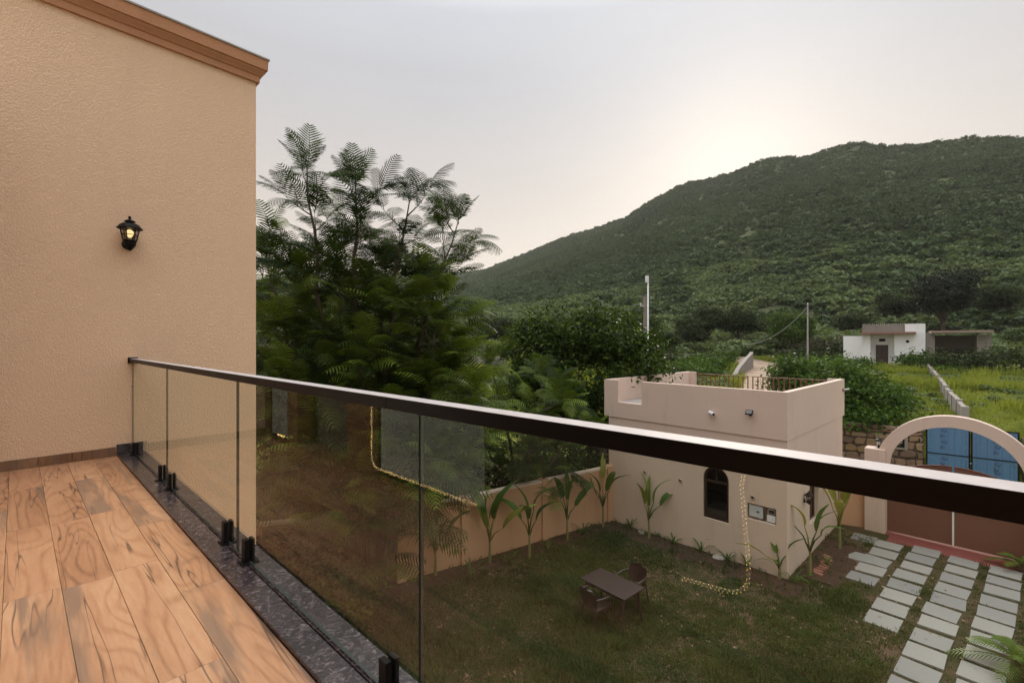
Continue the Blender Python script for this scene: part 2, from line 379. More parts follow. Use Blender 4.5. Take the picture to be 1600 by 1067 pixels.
def stuff(o): o['kind'] = 'stuff'; return o
def copy_tree(o, parent=None):
    c = o.copy(); col.objects.link(c)
    if parent is not None: c.parent = parent
    for ch in list(o.children): copy_tree(ch, c)
    return c
def dup(o, label, loc=None, rz=None, scale=None):
    c = copy_tree(o); c['label'] = label
    if loc is not None: c.location = loc
    if rz is not None: c.rotation_euler = (0, 0, rz)
    if scale is not None: c.scale = (scale,) * 3
    return c
def sm(a, b, x):
    t = np.clip((np.asarray(x, float) - a) / (b - a), 0, 1); return t * t * (3 - 2 * t)

# ------------------------------------------------------------------ terrain
ENX, ENY = 0.72, 0.694                      # normal of the lane that runs past the gate
HP = [(-60, 0.06, 1500), (-42, 0.09, 1200), (-30, 0.115, 1000), (-22, 0.135, 950), (-15, 0.142, 900), (-7.06, 0.147, 860), (-3.66, 0.155, 820), (6.3, 0.223, 720), (11.8, 0.25, 660), (14.2, 0.262, 640),
      (16.3, 0.287, 620), (20, 0.317, 590), (22.7, 0.322, 570), (26, 0.33, 560), (28.6, 0.346, 545), (30.8, 0.343, 535), (33.2, 0.335, 525), (34.9, 0.345, 515), (36.5, 0.345, 510), (40, 0.325, 500),
      (42, 0.319, 490), (45, 0.313, 480), (48.1, 0.296, 470), (54, 0.27, 470), (62, 0.22, 520), (75, 0.15, 600), (95, 0.06, 800), (120, 0.02, 1000)]
HA = np.array([p[0] for p in HP], float); HE = np.array([p[1] for p in HP]); HD = np.array([p[2] for p in HP], float)
def fbm(x, y, oct=4, f=1.0, seed=0.0):
    """cheap smooth pseudo-noise from rotated sines, vectorised, about -1..1"""
    s = np.zeros_like(np.asarray(x, float)); a = 1.0; tot = 0
    for k in range(oct):
        th = 0.9 * k + 0.37 + seed
        u = (x * math.cos(th) + y * math.sin(th)) * f; v = (-x * math.sin(th) + y * math.cos(th)) * f
        s += a * (np.sin(u + 1.7 * np.sin(v * 0.83 + k + seed)) * np.cos(v * 0.91 + 1.3 * np.sin(u * 0.71 + 2.1 * k)))
        tot += a; a *= 0.55; f *= 2.03
    return s / tot
def ground_z(x, y):
    x = np.asarray(x, float); y = np.asarray(y, float)
    r = np.hypot(x, y); az = np.degrees(np.arctan2(x, y))
    w = x * ENX + y * ENY
    sharp = sm(26.9, 27.4, x * 0.63 + y * 0.777); soft = sm(19.5, 28, w)
    kx = sm(12.5, 14.5, x)
    step = sharp * kx + soft * (1 - kx)
    z = 1.8 * step + 0.4 * sm(28, 60, r) * step + 3.8 * sm(62, 115, r) * (y > 0) * sm(0, 25, y)
    z = z + step * 0.12 * fbm(x, y, 3, 0.35) * sm(26, 34, r)
    E = np.interp(az, HA, HE, left=0.0, right=0.0); D = np.interp(az, HA, HD, left=1200, right=1200)
    r0 = 108.0
    zr = EYE + E * D
    t = np.clip((r - r0) / (D - r0), 0, None)
    up = np.where(t <= 1, np.clip(t, 0, 1) ** 1.12, np.clip(1 - ((t - 1) * 0.9) ** 1.3, 0, 1))
    spur = fbm(x, y, 4, 0.012, 1.3) * 0.045 * zr * np.clip(t, 0, 1) * np.clip(1.25 - t, 0, 1) * (t < 1.25)
    rough = fbm(x, y, 3, 0.09, 2.2) * 1.1 * np.clip(t * 6, 0, 1)
    z = z + np.where(r > r0, (zr - 6.0) * up * (E > 0) + spur * (E > 0) + rough * (E > 0), 0)
    return z
def gz(x, y): return float(ground_z(np.array([x]), np.array([y]))[0])
def px_ground(px, py, z=0.0):
    t = (EYE - z) / (py - 533.5); return ((px - 800) * t, 718 * t)
rr_ = np.concatenate([[2.0, 4.5, 7, 9.5, 12, 14, 16], np.linspace(17.5, 40, 46), np.geomspace(41, 120, 40), np.geomspace(124, 1100, 120), np.geomspace(1150, 1600, 6)])
aa_ = np.concatenate([np.arange(-180, -60, 4.0), np.arange(-60, 70, 0.4), np.arange(70, 180, 4.0)])
AA, RR = np.meshgrid(np.radians(aa_), rr_, indexing='ij')
TX, TY = RR * np.sin(AA), RR * np.cos(AA)
TZ = ground_z(TX.ravel(), TY.ravel()).reshape(TX.shape) - 0.004
na, nr = TX.shape
TV = np.stack([TX.ravel(), TY.ravel(), TZ.ravel()], 1)
i0 = np.arange(na)[:, None] * nr + np.arange(nr - 1)[None, :]
i1 = ((np.arange(na) + 1) % na)[:, None] * nr + np.arange(nr - 1)[None, :]
TF = np.stack([i0, i1, i1 + 1, i0 + 1], -1).reshape(-1, 4)
def m_terrain():
    m, nt, o = new_mat('hill_and_field'); t = NT(nt)
    p = t.n('ShaderNodeNewGeometry').outputs['Position']
    ln = t.n('ShaderNodeVectorMath', operation='LENGTH'); t.l(p, ln.inputs[0]); r = ln.outputs['Value']
    n1 = t.noise(p, 0.35, 5, 0.6); n2 = t.noise(p, 0.022, 5, 0.6); n3 = t.noise(p, 6, 4, 0.7)
    field = t.ramp(n1, [(0.35, (0.11, 0.135, 0.022)), (0.55, (0.16, 0.185, 0.03)), (0.72, (0.19, 0.17, 0.06))])
    soil = t.ramp(n3, [(0.3, (0.075, 0.05, 0.034)), (0.7, (0.135, 0.092, 0.062))])
    hill = t.ramp(n2, [(0.36, (0.035, 0.045, 0.02)), (0.5, (0.05, 0.062, 0.026)), (0.62, (0.075, 0.088, 0.035)), (0.75, (0.095, 0.08, 0.06))])
    foot = t.mix(n1, (0.10, 0.075, 0.06), (0.075, 0.075, 0.04))
    mr = lambda a, b: t.ramp(t.math('DIVIDE', t.math('SUBTRACT', r, a), b - a), [(0.0, (0, 0, 0)), (1.0, (1, 1, 1))])
    c = t.mix(mr(20, 25), soil, field); c = t.mix(mr(72, 92), c, foot); c = t.mix(mr(112, 140), c, hill)
    t.l(t.principled(c, 0.95, t.bump(n3, 0.4, 0.05), spec=0.1), o.inputs[0]); return m
terrain = struct(np_mesh('terrain', TV, TF, m_terrain(), smooth=True))

# garden ground sheet, 4 mm above the terrain: soil with worn patches
def m_lawn():
    m, nt, o = new_mat('lawn_soil'); t = NT(nt)
    p = t.n('ShaderNodeNewGeometry').outputs['Position']
    n1 = t.noise(p, 0.8, 5, 0.65); n2 = t.noise(p, 9, 5, 0.7); n3 = t.noise(p, 45, 3)
    c = t.ramp(n1, [(0.36, (0.040, 0.048, 0.018)), (0.50, (0.065, 0.058, 0.028)), (0.60, (0.115, 0.078, 0.050)), (0.72, (0.16, 0.11, 0.074))])
    c = t.mix(t.math('MULTIPLY', n2, 0.6), c, (0.05, 0.035, 0.022))
    t.l(t.principled(c, 0.95, t.bump(t.math('ADD', n2, n3), 0.5, 0.03), spec=0.1), o.inputs[0]); return m
mb = MB()
mb.quad((-14, -14.0, 0), (24, -14.0, 0), (15.5, 10.4, 0), (11.0, 15.0, 0), (8.0, 18.5, 0), (3.2, 15.0, 0), (-2.6, 11.1, 0), (-14, 8.4, 0))
lawn = struct(mb.build('lawn', m_lawn(), recalc=False))

# ================================================================== THE HOUSE: terrace, wing wall, facade
HR = R(47.19)                                # local x = outwards over the terrace edge, local y = along the railing, away
WU, WV = 6.586, 2.148                        # wing wall plane, and its free corner
TOPZ = 9.22
house = thing('house', 'peach stucco house wing with brown moulded cornice rising beside the terrace', 'house', (0, 0, 0), HR)
mb = MB(); mb.box(-7, WV, WU, WU + 7, -0.1, TOPZ); mb.build('wing_wall', PEACH, house)
# cornice swept round the free corner
prof = [(0.0, -0.02), (0.035, -0.02), (0.035, 0.055), (0.05, 0.065), (0.062, 0.085), (0.085, 0.115), (0.09, 0.135), (0.11, 0.14), (0.115, 0.27), (0.0, 0.27)]
mb = MB(); P = []
for (d, z) in prof:
    P.append([(-7, WU - d, TOPZ + z), (WV + d, WU - d, TOPZ + z), (WV + d, WU + 7, TOPZ + z)])
for i in range(len(prof) - 1):
    for k in range(2):
        mb.quad(P[i][k], P[i][k + 1], P[i + 1][k + 1], P[i + 1][k])
mb.build('cornice', TERRA, house, recalc=True)
mb = MB(); mb.prism([(-7, WU - 0.128), (WV + 0.128, WU - 0.128), (WV + 0.128, WU + 7), (-7, WU + 7)], TOPZ + 0.272, TOPZ + 0.292)
mb.build('cornice_cap', CONC, house)

def panel(mb, a0, a1, z0, z1, th, holes, P, mi=0):
    """upright wall slab with rectangular or arched openings; P(a, depth, z) -> xyz"""
    def top(h, a):
        if not h.get('arch'): return h['z1']
        r = (h['a1'] - h['a0']) / 2; c = (h['a0'] + h['a1']) / 2
        return h['z1'] - r + math.sqrt(max(0, r * r - (a - c) ** 2))
    bp = {a0, a1}
    for h in holes:
        bp |= {h['a0'], h['a1']}
        if h.get('arch'):
            r = (h['a1'] - h['a0']) / 2; c = (h['a0'] + h['a1']) / 2
            bp |= {c - r * math.cos(math.pi * k / 14) for k in range(1, 14)}
    bp = sorted(bp)
    Q = lambda A, B, C, D: mb.quad(A, B, C, D, mi=mi)
    for b0, b1 in zip(bp, bp[1:]):
        if b1 - b0 < 1e-6: continue
        mid = (b0 + b1) / 2
        h = next((h for h in holes if h['a0'] < mid < h['a1']), None)
        segs = [((z0, z0), (z1, z1))] if h is None else [((top(h, b0), top(h, b1)), (z1, z1))] + ([((z0, z0), (h['z0'], h['z0']))] if h['z0'] > z0 else [])
        for (lo, hi) in segs:
            for d in (0, th): Q(P(b0, d, lo[0]), P(b1, d, lo[1]), P(b1, d, hi[1]), P(b0, d, hi[0]))
        if h:
            Q(P(b0, 0, top(h, b0)), P(b1, 0, top(h, b1)), P(b1, th, top(h, b1)), P(b0, th, top(h, b0)))
            if h['z0'] > z0: Q(P(b0, 0, h['z0']), P(b1, 0, h['z0']), P(b1, th, h['z0']), P(b0, th, h['z0']))
        Q(P(b0, 0, z1), P(b1, 0, z1), P(b1, th, z1), P(b0, th, z1)); Q(P(b0, 0, z0), P(b1, 0, z0), P(b1, th, z0), P(b0, th, z0))
    for h in holes:
        for a in (h['a0'], h['a1']):
            zt = top(h, a); Q(P(a, 0, h['z0']), P(a, th, h['z0']), P(a, th, zt), P(a, 0, zt))
    for a in (a0, a1): Q(P(a, 0, z0), P(a, th, z0), P(a, th, z1), P(a, 0, z1))
# facade behind the viewer, with glazed openings (it shows in the glass railing)
FX = -0.5
holes = [dict(a0=5.84, a1=6.42, z0=FZ + 0.03, z1=FZ + 2.3), dict(a0=4.35, a1=5.55, z0=FZ + 0.03, z1=FZ + 2.3), dict(a0=0.66, a1=3.78, z0=FZ + 0.03, z1=FZ + 2.4)]
mb = MB(); panel(mb, -4.0, WU - 0.003, FZ - 0.3, FZ + 3.5, 0.2, holes, lambda a, d, z: (FX - d, a, z)); mb.build('facade_wall', FACADE, house, recalc=False)
ROOMC = m_plain('dim_room', (0.20, 0.16, 0.13), 0.8)
mb = MB(); mb.box(-4.2, -0.72, -3.9, WU - 0.05, FZ - 0.05, FZ + 3.0); mb.build('room', ROOMC, house, recalc=False)
mb = MB(); mb.box(-4.4, FX - 0.21, -4.0, WU - 0.003, FZ + 3.06, FZ + 3.3); mb.build('roof_slab', CREAM, house)
mb = MB()
mb.box(-4.4, 0.60, -4.0, WU - 0.003, -0.1, FZ - 0.31); mb.build('lower_wall', PEACH, house)
def glazed(y0, y1, z1, nm='glass_door', pm=FROST):
    f = MB(); x0, x1 = FX - 0.06, FX - 0.012
    f.box(x0, x1, y0, y0 + 0.02, FZ + 0.032, z1); f.box(x0, x1, y1 - 0.02, y1, FZ + 0.032, z1)
    f.box(x0, x1, y0 + 0.02, y1 - 0.02, FZ + 0.032, FZ + 0.06); f.box(x0, x1, y0 + 0.02, y1 - 0.02, z1 - 0.05, z1)
    o = f.build(nm, DARKW, house)
    g = MB(); g.box(FX - 0.03, FX - 0.022, y0 + 0.02, y1 - 0.02, FZ + 0.06, z1 - 0.05); g.build('pane', pm, o)
glazed(5.845, 6.415, FZ + 2.295); glazed(2.35, 3.775, FZ + 2.395); glazed(0.665, 1.0, FZ + 2.395, pm=WGLASS)
def rope(label, path):
    pts = [Vector(p) for p in path]
    t = thing('rope_light', label, 'rope light', (pts[0].x * math.cos(HR) - pts[0].y * math.sin(HR), pts[0].x * math.sin(HR) + pts[0].y * math.cos(HR), FZ), HR, 'warm LED rope lights round the doors')
    o0 = Vector((pts[0].x, pts[0].y, FZ)); loc = [p - o0 for p in pts]
    b = MB(); b.tube(loc, 0.008, 6); b.build('cord', PVC, t)
    bd = MB()
    for a, c in zip(loc, loc[1:]):
        L = (c - a).length; n = max(1, int(L / 0.019)); d = (c - a) / n
        s = d.normalized().cross(Vector((1, 0, 0))); s = s.normalized() * 0.0065 if s.length > 1e-6 else Vector((0, 0.011, 0))
        for k in range(n):
            for q in (-1, 1):
                p = a + d * (k + (0.5 if q > 0 else 0)) + s * q + Vector((0.006, 0, 0)); r = 0.0040
                bd.add([p + Vector(w) * r for w in ((1, 0, 0), (-1, 0, 0), (0, 1, 0), (0, -1, 0), (0, 0, 1), (0, 0, -1))],
                       [(0, 2, 4), (2, 1, 4), (1, 3, 4), (3, 0, 4), (2, 0, 5), (1, 2, 5), (3, 1, 5), (0, 3, 5)])
    stuff(bd.build('bead', ROPE, t, recalc=False))
RX = FX + 0.025
arc = lambda cy, cz, r, a0, a1: [(RX, cy + r * math.cos(R(a0 + (a1 - a0) * k / 8)), cz + r * math.sin(R(a0 + (a1 - a0) * k / 8))) for k in range(9)]
rope('rope light hanging down the far side of the glazed double door and along its sill', [(RX, 3.83, FZ + 2.45), (RX, 3.83, FZ + 0.2)] + arc(3.73, FZ + 0.2, 0.1, 0, -90)[1:] + [(RX, 2.40, FZ + 0.085)])
rope('rope light hanging down the near side of the double door and curling to its sill', [(RX, 0.64, FZ + 2.45), (RX, 0.60, FZ + 0.9), (RX, 0.65, FZ + 0.6), (RX, 0.62, FZ + 0.25)] + arc(0.72, FZ + 0.2, 0.1, 180, 270)[1:] + [(RX, 0.93, FZ + 0.085)])
rope('short rope light along the sill of the narrow glazed door by the wing wall', [(RX, 6.06, FZ + 0.09), (RX, 5.85, FZ + 0.085), (RX, 5.83, FZ + 0.10)])

# terrace slab and plank tiles
LEDGE0 = 0.752
mb = MB(); mb.box(FX + 0.003, 0.985, -4.0, WU - 0.003, FZ - 0.30, FZ - 0.012)
floor_ = struct(mb.build('terrace_floor', GROUT)); floor_.rotation_euler = (0, 0, HR)
edges = [FX + 0.005, -0.443, -0.243, -0.043, 0.157, 0.357, 0.557, LEDGE0 - 0.002]
tile_cache = {}
for i, (x0, x1) in enumerate(zip(edges, edges[1:])):
    off = {6: 0.72, 2: 0.62, 0: 0.4}.get(i, 0.04 if i % 2 else 0.0)
    u = -3.96 + ((3.24 + off + 3.96) % 1.2) - 1.2
    while u < WU - 0.02:
        y0, y1 = max(u, -3.9), min(u + 1.2, WU - 0.005); u += 1.2
        if y1 - y0 < 0.05: continue
        key = (round(x1 - x0, 3), round(y1 - y0, 3)); w, L = (x1 - x0) / 2 - 0.0008, (y1 - y0) / 2 - 0.0007
        if key not in tile_cache:
            b = MB(); e = 0.0016
            b.add([(-w, -L, -0.01), (w, -L, -0.01), (w, L, -0.01), (-w, L, -0.01), (-w, -L, -e), (w, -L, -e), (w, L, -e), (-w, L, -e),
                   (-w + e, -L + e, 0), (w - e, -L + e, 0), (w - e, L - e, 0), (-w + e, L - e, 0)],
                  [(0, 1, 5, 4), (1, 2, 6, 5), (2, 3, 7, 6), (3, 0, 4, 7), (4, 5, 9, 8), (5, 6, 10, 9), (6, 7, 11, 10), (7, 4, 8, 11), (8, 9, 10, 11)])
            o = b.build('floor_tile', WOOD, floor_, recalc=False); tile_cache[key] = o
        else:
            o = tile_cache[key].copy(); col.objects.link(o); o.parent = floor_
        o.location = ((x0 + x1) / 2, (y0 + y1) / 2, FZ + random.uniform(-0.0008, 0.0008))
        o.rotation_euler = (random.uniform(-.0006, .0006), random.uniform(-.0015, .0015), 0)
# skirting tiles at the foot of the wing wall
sk0 = LEDGE0 - 0.01
k = 0
while sk0 > FX + 0.02:
    sk1 = max(sk0 - 0.6, FX + 0.003)
    b = MB(); hx = (sk0 - sk1) / 2 - 0.0012; b.box(-hx, hx, -0.006, 0.006, -0.0485, 0.0485)
    b.v = [(p[0], p[2], p[1]) for p in b.v]      # grain along the face
    o = b.build('skirting_tile', WOODD, house); o.rotation_euler = (R(90), 0, 0)
    o.location = ((sk0 + sk1) / 2, WU - 0.0065, FZ + 0.051); sk0 = sk1
# granite kerb: inner and outer strips with a groove, and an upstand at the wall
kerb = struct(bpy.data.objects.new('terrace_kerb', None)); col.objects.link(kerb); kerb.rotation_euler = (0, 0, HR)
cuts = [-4.0, -1.75, 0.62, 3.05, 5.2, WU - 0.004]
for (x0, x1, dz) in ((LEDGE0, 0.866, 0.020), (0.871, 0.99, 0.020)):
    for y0, y1 in zip(cuts, cuts[1:]):
        b = MB(); b.box(x0, x1, y0 + 0.0006, y1 - 0.0006, FZ - 0.011, FZ + dz); b.build('granite_strip', GRANITE, kerb, bevel=0.003)
b = MB(); b.box(LEDGE0 - 0.005, 0.975, WU - 0.02, WU - 0.003, FZ + 0.022, FZ + 0.125); b.build('granite_upstand', GRANITE, kerb, bevel=0.002)
b = MB(); b.box(0.975, 0.985, -4.0, WU - 0.004, FZ - 0.3, FZ - 0.012); b.build('slab_edge', PEACH, kerb)

# glass railing
GX = 0.885
rail = thing('glass_railing', 'frameless glass railing with dark brown handrail on the granite kerb', 'railing', (0, 0, FZ), HR)
joints = [WU - 0.01, 4.866, 3.012, 1.217, -0.6, -2.4]
for a, c in zip(joints, joints[1:]):
    g = MB(); y0, y1 = c + 0.005, a - 0.005; x0, x1 = GX - 0.006, GX + 0.006; z0, z1 = 0.030, 1.022
    g.box(x0, x1, y0, y1, z0, z1); g.m = [1, 1, 1, 0, 1, 0]
    g.build('glass_panel', [GLASS, GEDGE], rail, recalc=True)
spig = None
for j, a in enumerate(joints):
    for sgn in (-1, 1):
        u = a + sgn * 0.185
        if u > WU or u < -2.4: continue
        if spig is None:
            b = MB()
            b.box(-0.029, -0.0065, -0.023, 0.023, 0.006, 0.13); b.box(0.0065, 0.025, -0.023, 0.023, 0.006, 0.13)
            b.box(-0.0065, 0.0065, -0.027, 0.027, 0.006, 0.008)
            spig = b.build('spigot', BLACKM, rail, bevel=0.004)
            f = MB(); f.box(-0.045, 0.045, -0.04, 0.04, 0, 0.006); f.build('base_plate', BLACKM, spig, bevel=0.002)
            o = spig
        else: o = copy_tree(spig, rail)
        o.location = (GX, u, 0.021)
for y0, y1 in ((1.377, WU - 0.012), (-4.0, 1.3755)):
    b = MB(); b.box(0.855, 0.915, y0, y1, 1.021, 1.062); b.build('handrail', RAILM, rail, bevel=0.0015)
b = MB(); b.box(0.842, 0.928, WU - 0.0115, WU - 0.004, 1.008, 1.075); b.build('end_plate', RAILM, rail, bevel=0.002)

# wall lantern (hexagonal, on a bracket)
def make_lantern(label, loc, rz, scale=1.0, lit=True):
    """local -y points away from the wall"""
    t = thing('wall_lantern', label, 'lantern', loc, rz)
    b = MB(); c = (0, -0.115, 0)
    M = Matrix.Rotation(R(90), 4, 'X')
    bp = MB(M); bp.lathe([(0.052, 0.001), (0.055, 0.01), (0.05, 0.018), (0.03, 0.03)], 14); bp.build('back_plate', BLACKM, t, smooth=False)
    b.tube([(0, -0.02, 0.0), (0, -0.07, -0.035), (0, -0.115, -0.02), (0, -0.115, 0.02)], [0.02, 0.016, 0.016, 0.03], 8)
    b.lathe([(0.012, -0.075), (0.03, -0.05), (0.05, -0.02), (0.054, 0.012), (0.058, 0.02), (0.062, 0.03)], 12, c); b.build('bracket', BLACKM, t)
    b = MB(); n = 6
    for k in range(n):
        w = 2 * math.pi * k / n; p0 = Vector((c[0] + 0.056 * math.cos(w), c[1] + 0.056 * math.sin(w), 0.03)); p1 = Vector((c[0] + 0.078 * math.cos(w), c[1] + 0.078 * math.sin(w), 0.145))
        b.tube([p0, p1], 0.0055, 5)
        w2 = 2 * math.pi * (k + 1) / n; q0 = Vector((c[0] + 0.067 * math.cos(w), c[1] + 0.067 * math.sin(w), 0.085)); q1 = Vector((c[0] + 0.067 * math.cos(w2), c[1] + 0.067 * math.sin(w2), 0.085))
        b.tube([q0, q1], 0.003, 4)
    b.build('cage', BLACKM, t)
    b = MB()
    for k in range(n):
        w, w2 = 2 * math.pi * k / n, 2 * math.pi * (k + 1) / n
        b.quad(*[(c[0] + r * math.cos(a), c[1] + r * math.sin(a), z) for r, a, z in ((0.053, w, 0.032), (0.053, w2, 0.032), (0.075, w2, 0.144), (0.075, w, 0.144))])
    b.build('glass_shade', WGLASS, t)
    b = MB(); b.lathe([(0.105, 0.145), (0.112, 0.152), (0.098, 0.165), (0.085, 0.185), (0.06, 0.202), (0.028, 0.212), (0.05, 0.222), (0.045, 0.23), (0.018, 0.245), (0.008, 0.252)], 12, c); b.build('roof', BLACKM, t)
    b = MB(); b.lathe([(0.006, 0.25), (0.015, 0.262), (0.012, 0.275), (0.004, 0.282)], 8, c); b.build('finial', BLACKM, t)
    b = MB(); b.lathe([(0.012, 0.06), (0.028, 0.085), (0.034, 0.11), (0.026, 0.13), (0.01, 0.14)], 10, c); b.build('bulb', WARM if lit else PVC, t, smooth=True)
    t.scale = (scale,) * 3
    return t
def hw(v, u, z): return (v * math.cos(HR) - u * math.sin(HR), v * math.sin(HR) + u * math.cos(HR), z)
make_lantern('lit black lantern on the peach wall above the terrace', hw(0.844, WU - 0.001, 6.87), HR, 1.05, True)

# ================================================================== GATEHOUSE
GC = (6.71, 11.21); GR = R(43.0)
GX_, GY_ = 5.6, 5.2
gh = thing('gatehouse', 'cream flat-roofed gatehouse with arched windows at the garden corner', 'building', (GC[0], GC[1], 0), GR)
def gw(x, y, z=0): return (GC[0] + x * math.cos(GR) - y * math.sin(GR), GC[1] + x * math.sin(GR) + y * math.cos(GR), z)
WT = 0.2; ZB = 3.37
mb = MB()
hf = [dict(a0=1.385, a1=2.075, z0=0.95, z1=2.40, arch=True), dict(a0=0.24, a1=0.92, z0=1.24, z1=1.645)]
panel(mb, 0.0, GY_, -0.2, ZB, WT, hf, lambda a, d, z: (d, a, z))
hs = [dict(a0=1.90, a1=2.70, z0=0.82, z1=2.40, arch=True)]
panel(mb, WT + 0.001, GX_, -0.2, ZB, WT, hs, lambda a, d, z: (a, d, z))
panel(mb, WT + 0.001, GX_, -0.2, ZB, WT, [], lambda a, d, z: (a, GY_ - d, z))
panel(mb, WT + 0.001, GY_ - WT - 0.001, -0.2, ZB, WT, [], lambda a, d, z: (GX_ - d, a, z))
mb.build('wall', CREAM, gh, recalc=False)
# niche back and parapet band (the band stands 25 mm proud; far sides overhang)
b = MB(); b.box(0.14, 0.16, 0.2, 0.95, 1.2, 1.68); b.build('niche_back', CONC, gh)
PZ = 4.56; XB0, XB1, YB0, YB1 = -0.025, GX_ + 0.22, -0.012, GY_ + 0.16; PT = 0.15
mb = MB()
for (ya, yb, zt) in ((YB0, 3.98, PZ), (3.981, 4.829, 3.86), (4.83, YB1, PZ)):
    mb.box(XB0, XB0 + PT, ya, yb, ZB + 0.002, zt)
mb.build('front_parapet', CREAM, gh)
mb = MB(); panel(mb, XB0 + PT + 0.001, XB1, ZB + 0.002, PZ, PT, [], lambda a, d, z: (a, YB0 + d, z if z < PZ - 0.01 else PZ - 0.002)); mb.build('side_parapet', CREAM, gh, recalc=False)
mb = MB(); panel(mb, XB0 + PT + 0.001, XB1, ZB + 0.002, PZ, PT, [], lambda a, d, z: (a, YB1 - d, z if z < PZ - 0.01 else PZ - 0.002)); mb.build('side_parapet', CREAM, gh, recalc=False)
mb = MB()
mb.box(XB0 + PT + 0.001, XB1 - 0.002, YB0 + PT + 0.001, YB1 - PT - 0.001, ZB + 0.004, 3.80); mb.build('roof_slab', CONC, gh)
mb = MB(); mb.box(XB1 - 0.14, XB1 - 0.001, YB0 + PT + 0.002, YB0 + PT + 0.30, 3.802, PZ - 0.003); mb.build('parapet_return', CREAM, gh); mb = MB(); mb.box(XB1 - 0.14, XB1 - 0.001, YB1 - PT - 0.22, YB1 - PT - 0.002, 3.802, PZ - 0.003); mb.build('parapet_return', CREAM, gh)
mb = MB(); mb.box(0.45, GX_ - 0.3, 0.3, GY_ - 0.3, -0.02, 0.0); mb.build('inner_floor', CONC, gh)
# roof railing along the far edge
y0, y1 = YB0 + PT + 0.302, YB1 - PT - 0.222; xr = XB1 - 0.07
rr = MB(); rr.box(xr - 0.02, xr + 0.02, y0, y1, 4.475, 4.50); rr.box(xr - 0.015, xr + 0.015, y0, y1, 3.88, 3.90)
ro = rr.build('roof_railing', RUST, gh)
bal = None; n = 26
for k in range(n):
    y = y0 + (y1 - y0) * (k + 0.5) / n
    if bal is None:
        b = MB(); b.box(-0.016, 0.016, -0.016, 0.016, 0, 0.573); bal = o = b.build('baluster', RUST, ro)
    else: o = bal.copy(); col.objects.link(o); o.parent = ro
    o.location = (xr, y, 3.901)
# arched windows: frame, transom, panes
def arched_window(parent, P, a0, a1, z0, z1, zt, split=True):
    r = (a1 - a0) / 2; c = (a0 + a1) / 2; sp = z1 - r; fw = 0.07
    outer = [(a0, z0), (a1, z0)] + [(c + r * math.cos(math.pi * k / 14), sp + r * math.sin(math.pi * k / 14)) for k in range(15)]
    inner = [(a0 + fw, z0 + fw), (a1 - fw, z0 + fw)] + [(c + (r - fw) * math.cos(math.pi * k / 14), sp + (r - fw) * math.sin(math.pi * k / 14)) for k in range(15)]
    b = MB(); n = len(outer)
    for i in range(n):
        j = (i + 1) % n
        for d in (0.05, 0.10): b.quad(P(outer[i][0], d, outer[i][1]), P(outer[j][0], d, outer[j][1]), P(inner[j][0], d, inner[j][1]), P(inner[i][0], d, inner[i][1]))
        for q in (inner, outer): b.quad(P(q[i][0], 0.05, q[i][1]), P(q[j][0], 0.05, q[j][1]), P(q[j][0], 0.10, q[j][1]), P(q[i][0], 0.10, q[i][1]))
    o = b.build('window', DARKW, parent, recalc=False)
    def bar(aa, ab, za, zb, nm):
        b = MB(); b.add([P(x, d, z) for d in (0.055, 0.098) for x, z in ((aa, za), (ab, za), (ab, zb), (aa, zb))], [(0, 1, 2, 3), (7, 6, 5, 4), (0, 4, 5, 1), (1, 5, 6, 2), (2, 6, 7, 3), (3, 7, 4, 0)]); b.build(nm, DARKW, o)
    bar(a0 + fw, a1 - fw, zt - 0.04, zt + 0.04, 'transom')
    if split: bar(c - 0.02, c + 0.02, zt + 0.041, z1 - fw, 'mullion')
    b = MB(); b.quad(*[P(x, 0.075, z) for x, z in inner]); b.build('pane', TGLASS, o, recalc=False)
arched_window(gh, lambda a, d, z: (d, a, z), 1.388, 2.072, 0.953, 2.397, 1.98)
arched_window(gh, lambda a, d, z: (a, d + 0.03, z), 1.903, 2.697, 0.823, 2.397, 1.98)
# a pale folded sheet lies behind the front window
b = MB(); b.box(0.5, 1.3, 1.2, 2.3, 0.75, 1.05); tag(b.build('covered_bed', GREYBOX, None, bevel=0.08), 'pale covered bed just inside the arched front window', 'bed')
o = bpy.data.objects['covered_bed']; o.location = gw(0, 0, 0); o.rotation_euler = (0, 0, GR)
b = MB()
b2 = MB(); b2.box(0.5, 1.3, 1.2, 2.3, 0.0, 0.745); q = b2.build('bed_base', DARKW, o)

# things fixed to the gatehouse
t = thing('meter_box', 'grey meter box recessed in the gatehouse wall beside the arched window', 'meter box', gw(0.02, 0.58, 1.24), GR)
b = MB(); b.box(0.015, 0.10, -0.02, 0.31, 0.06, 0.37); d = b.build('meter_door', GREYBOX, t, bevel=0.012)
b = MB(); b.box(0.003, 0.0145, 0.06, 0.12, 0.20, 0.235); b.build('label_plate', BLUED, d)
b = MB(); b.tube([(0.05, -0.03, 0.02), (0.04, -0.045, 0.12), (0.04, -0.05, 0.25), (0.045, 0.0, 0.375), (0.05, 0.08, 0.385)], 0.011, 8); b.tube([(0.05, -0.06, 0.02), (0.045, -0.085, 0.2), (0.05, -0.09, 0.36)], 0.010, 8); b.build('cable', DARKW, t, smooth=True)
b = MB(); b.box(0.03, 0.10, -0.31, -0.11, 0.03, 0.19); b.build('switch_box', PVC, t, bevel=0.008)
b = MB(); b.box(0.04, 0.10, -0.29, -0.14, 0.24, 0.36); b.build('isolator', GREYBOX, t, bevel=0.006)
b = MB(); b.box(0.025, 0.04, -0.28, -0.16, 0.26, 0.33); b.build('isolator_cover', BLACKM, t)
ws = None
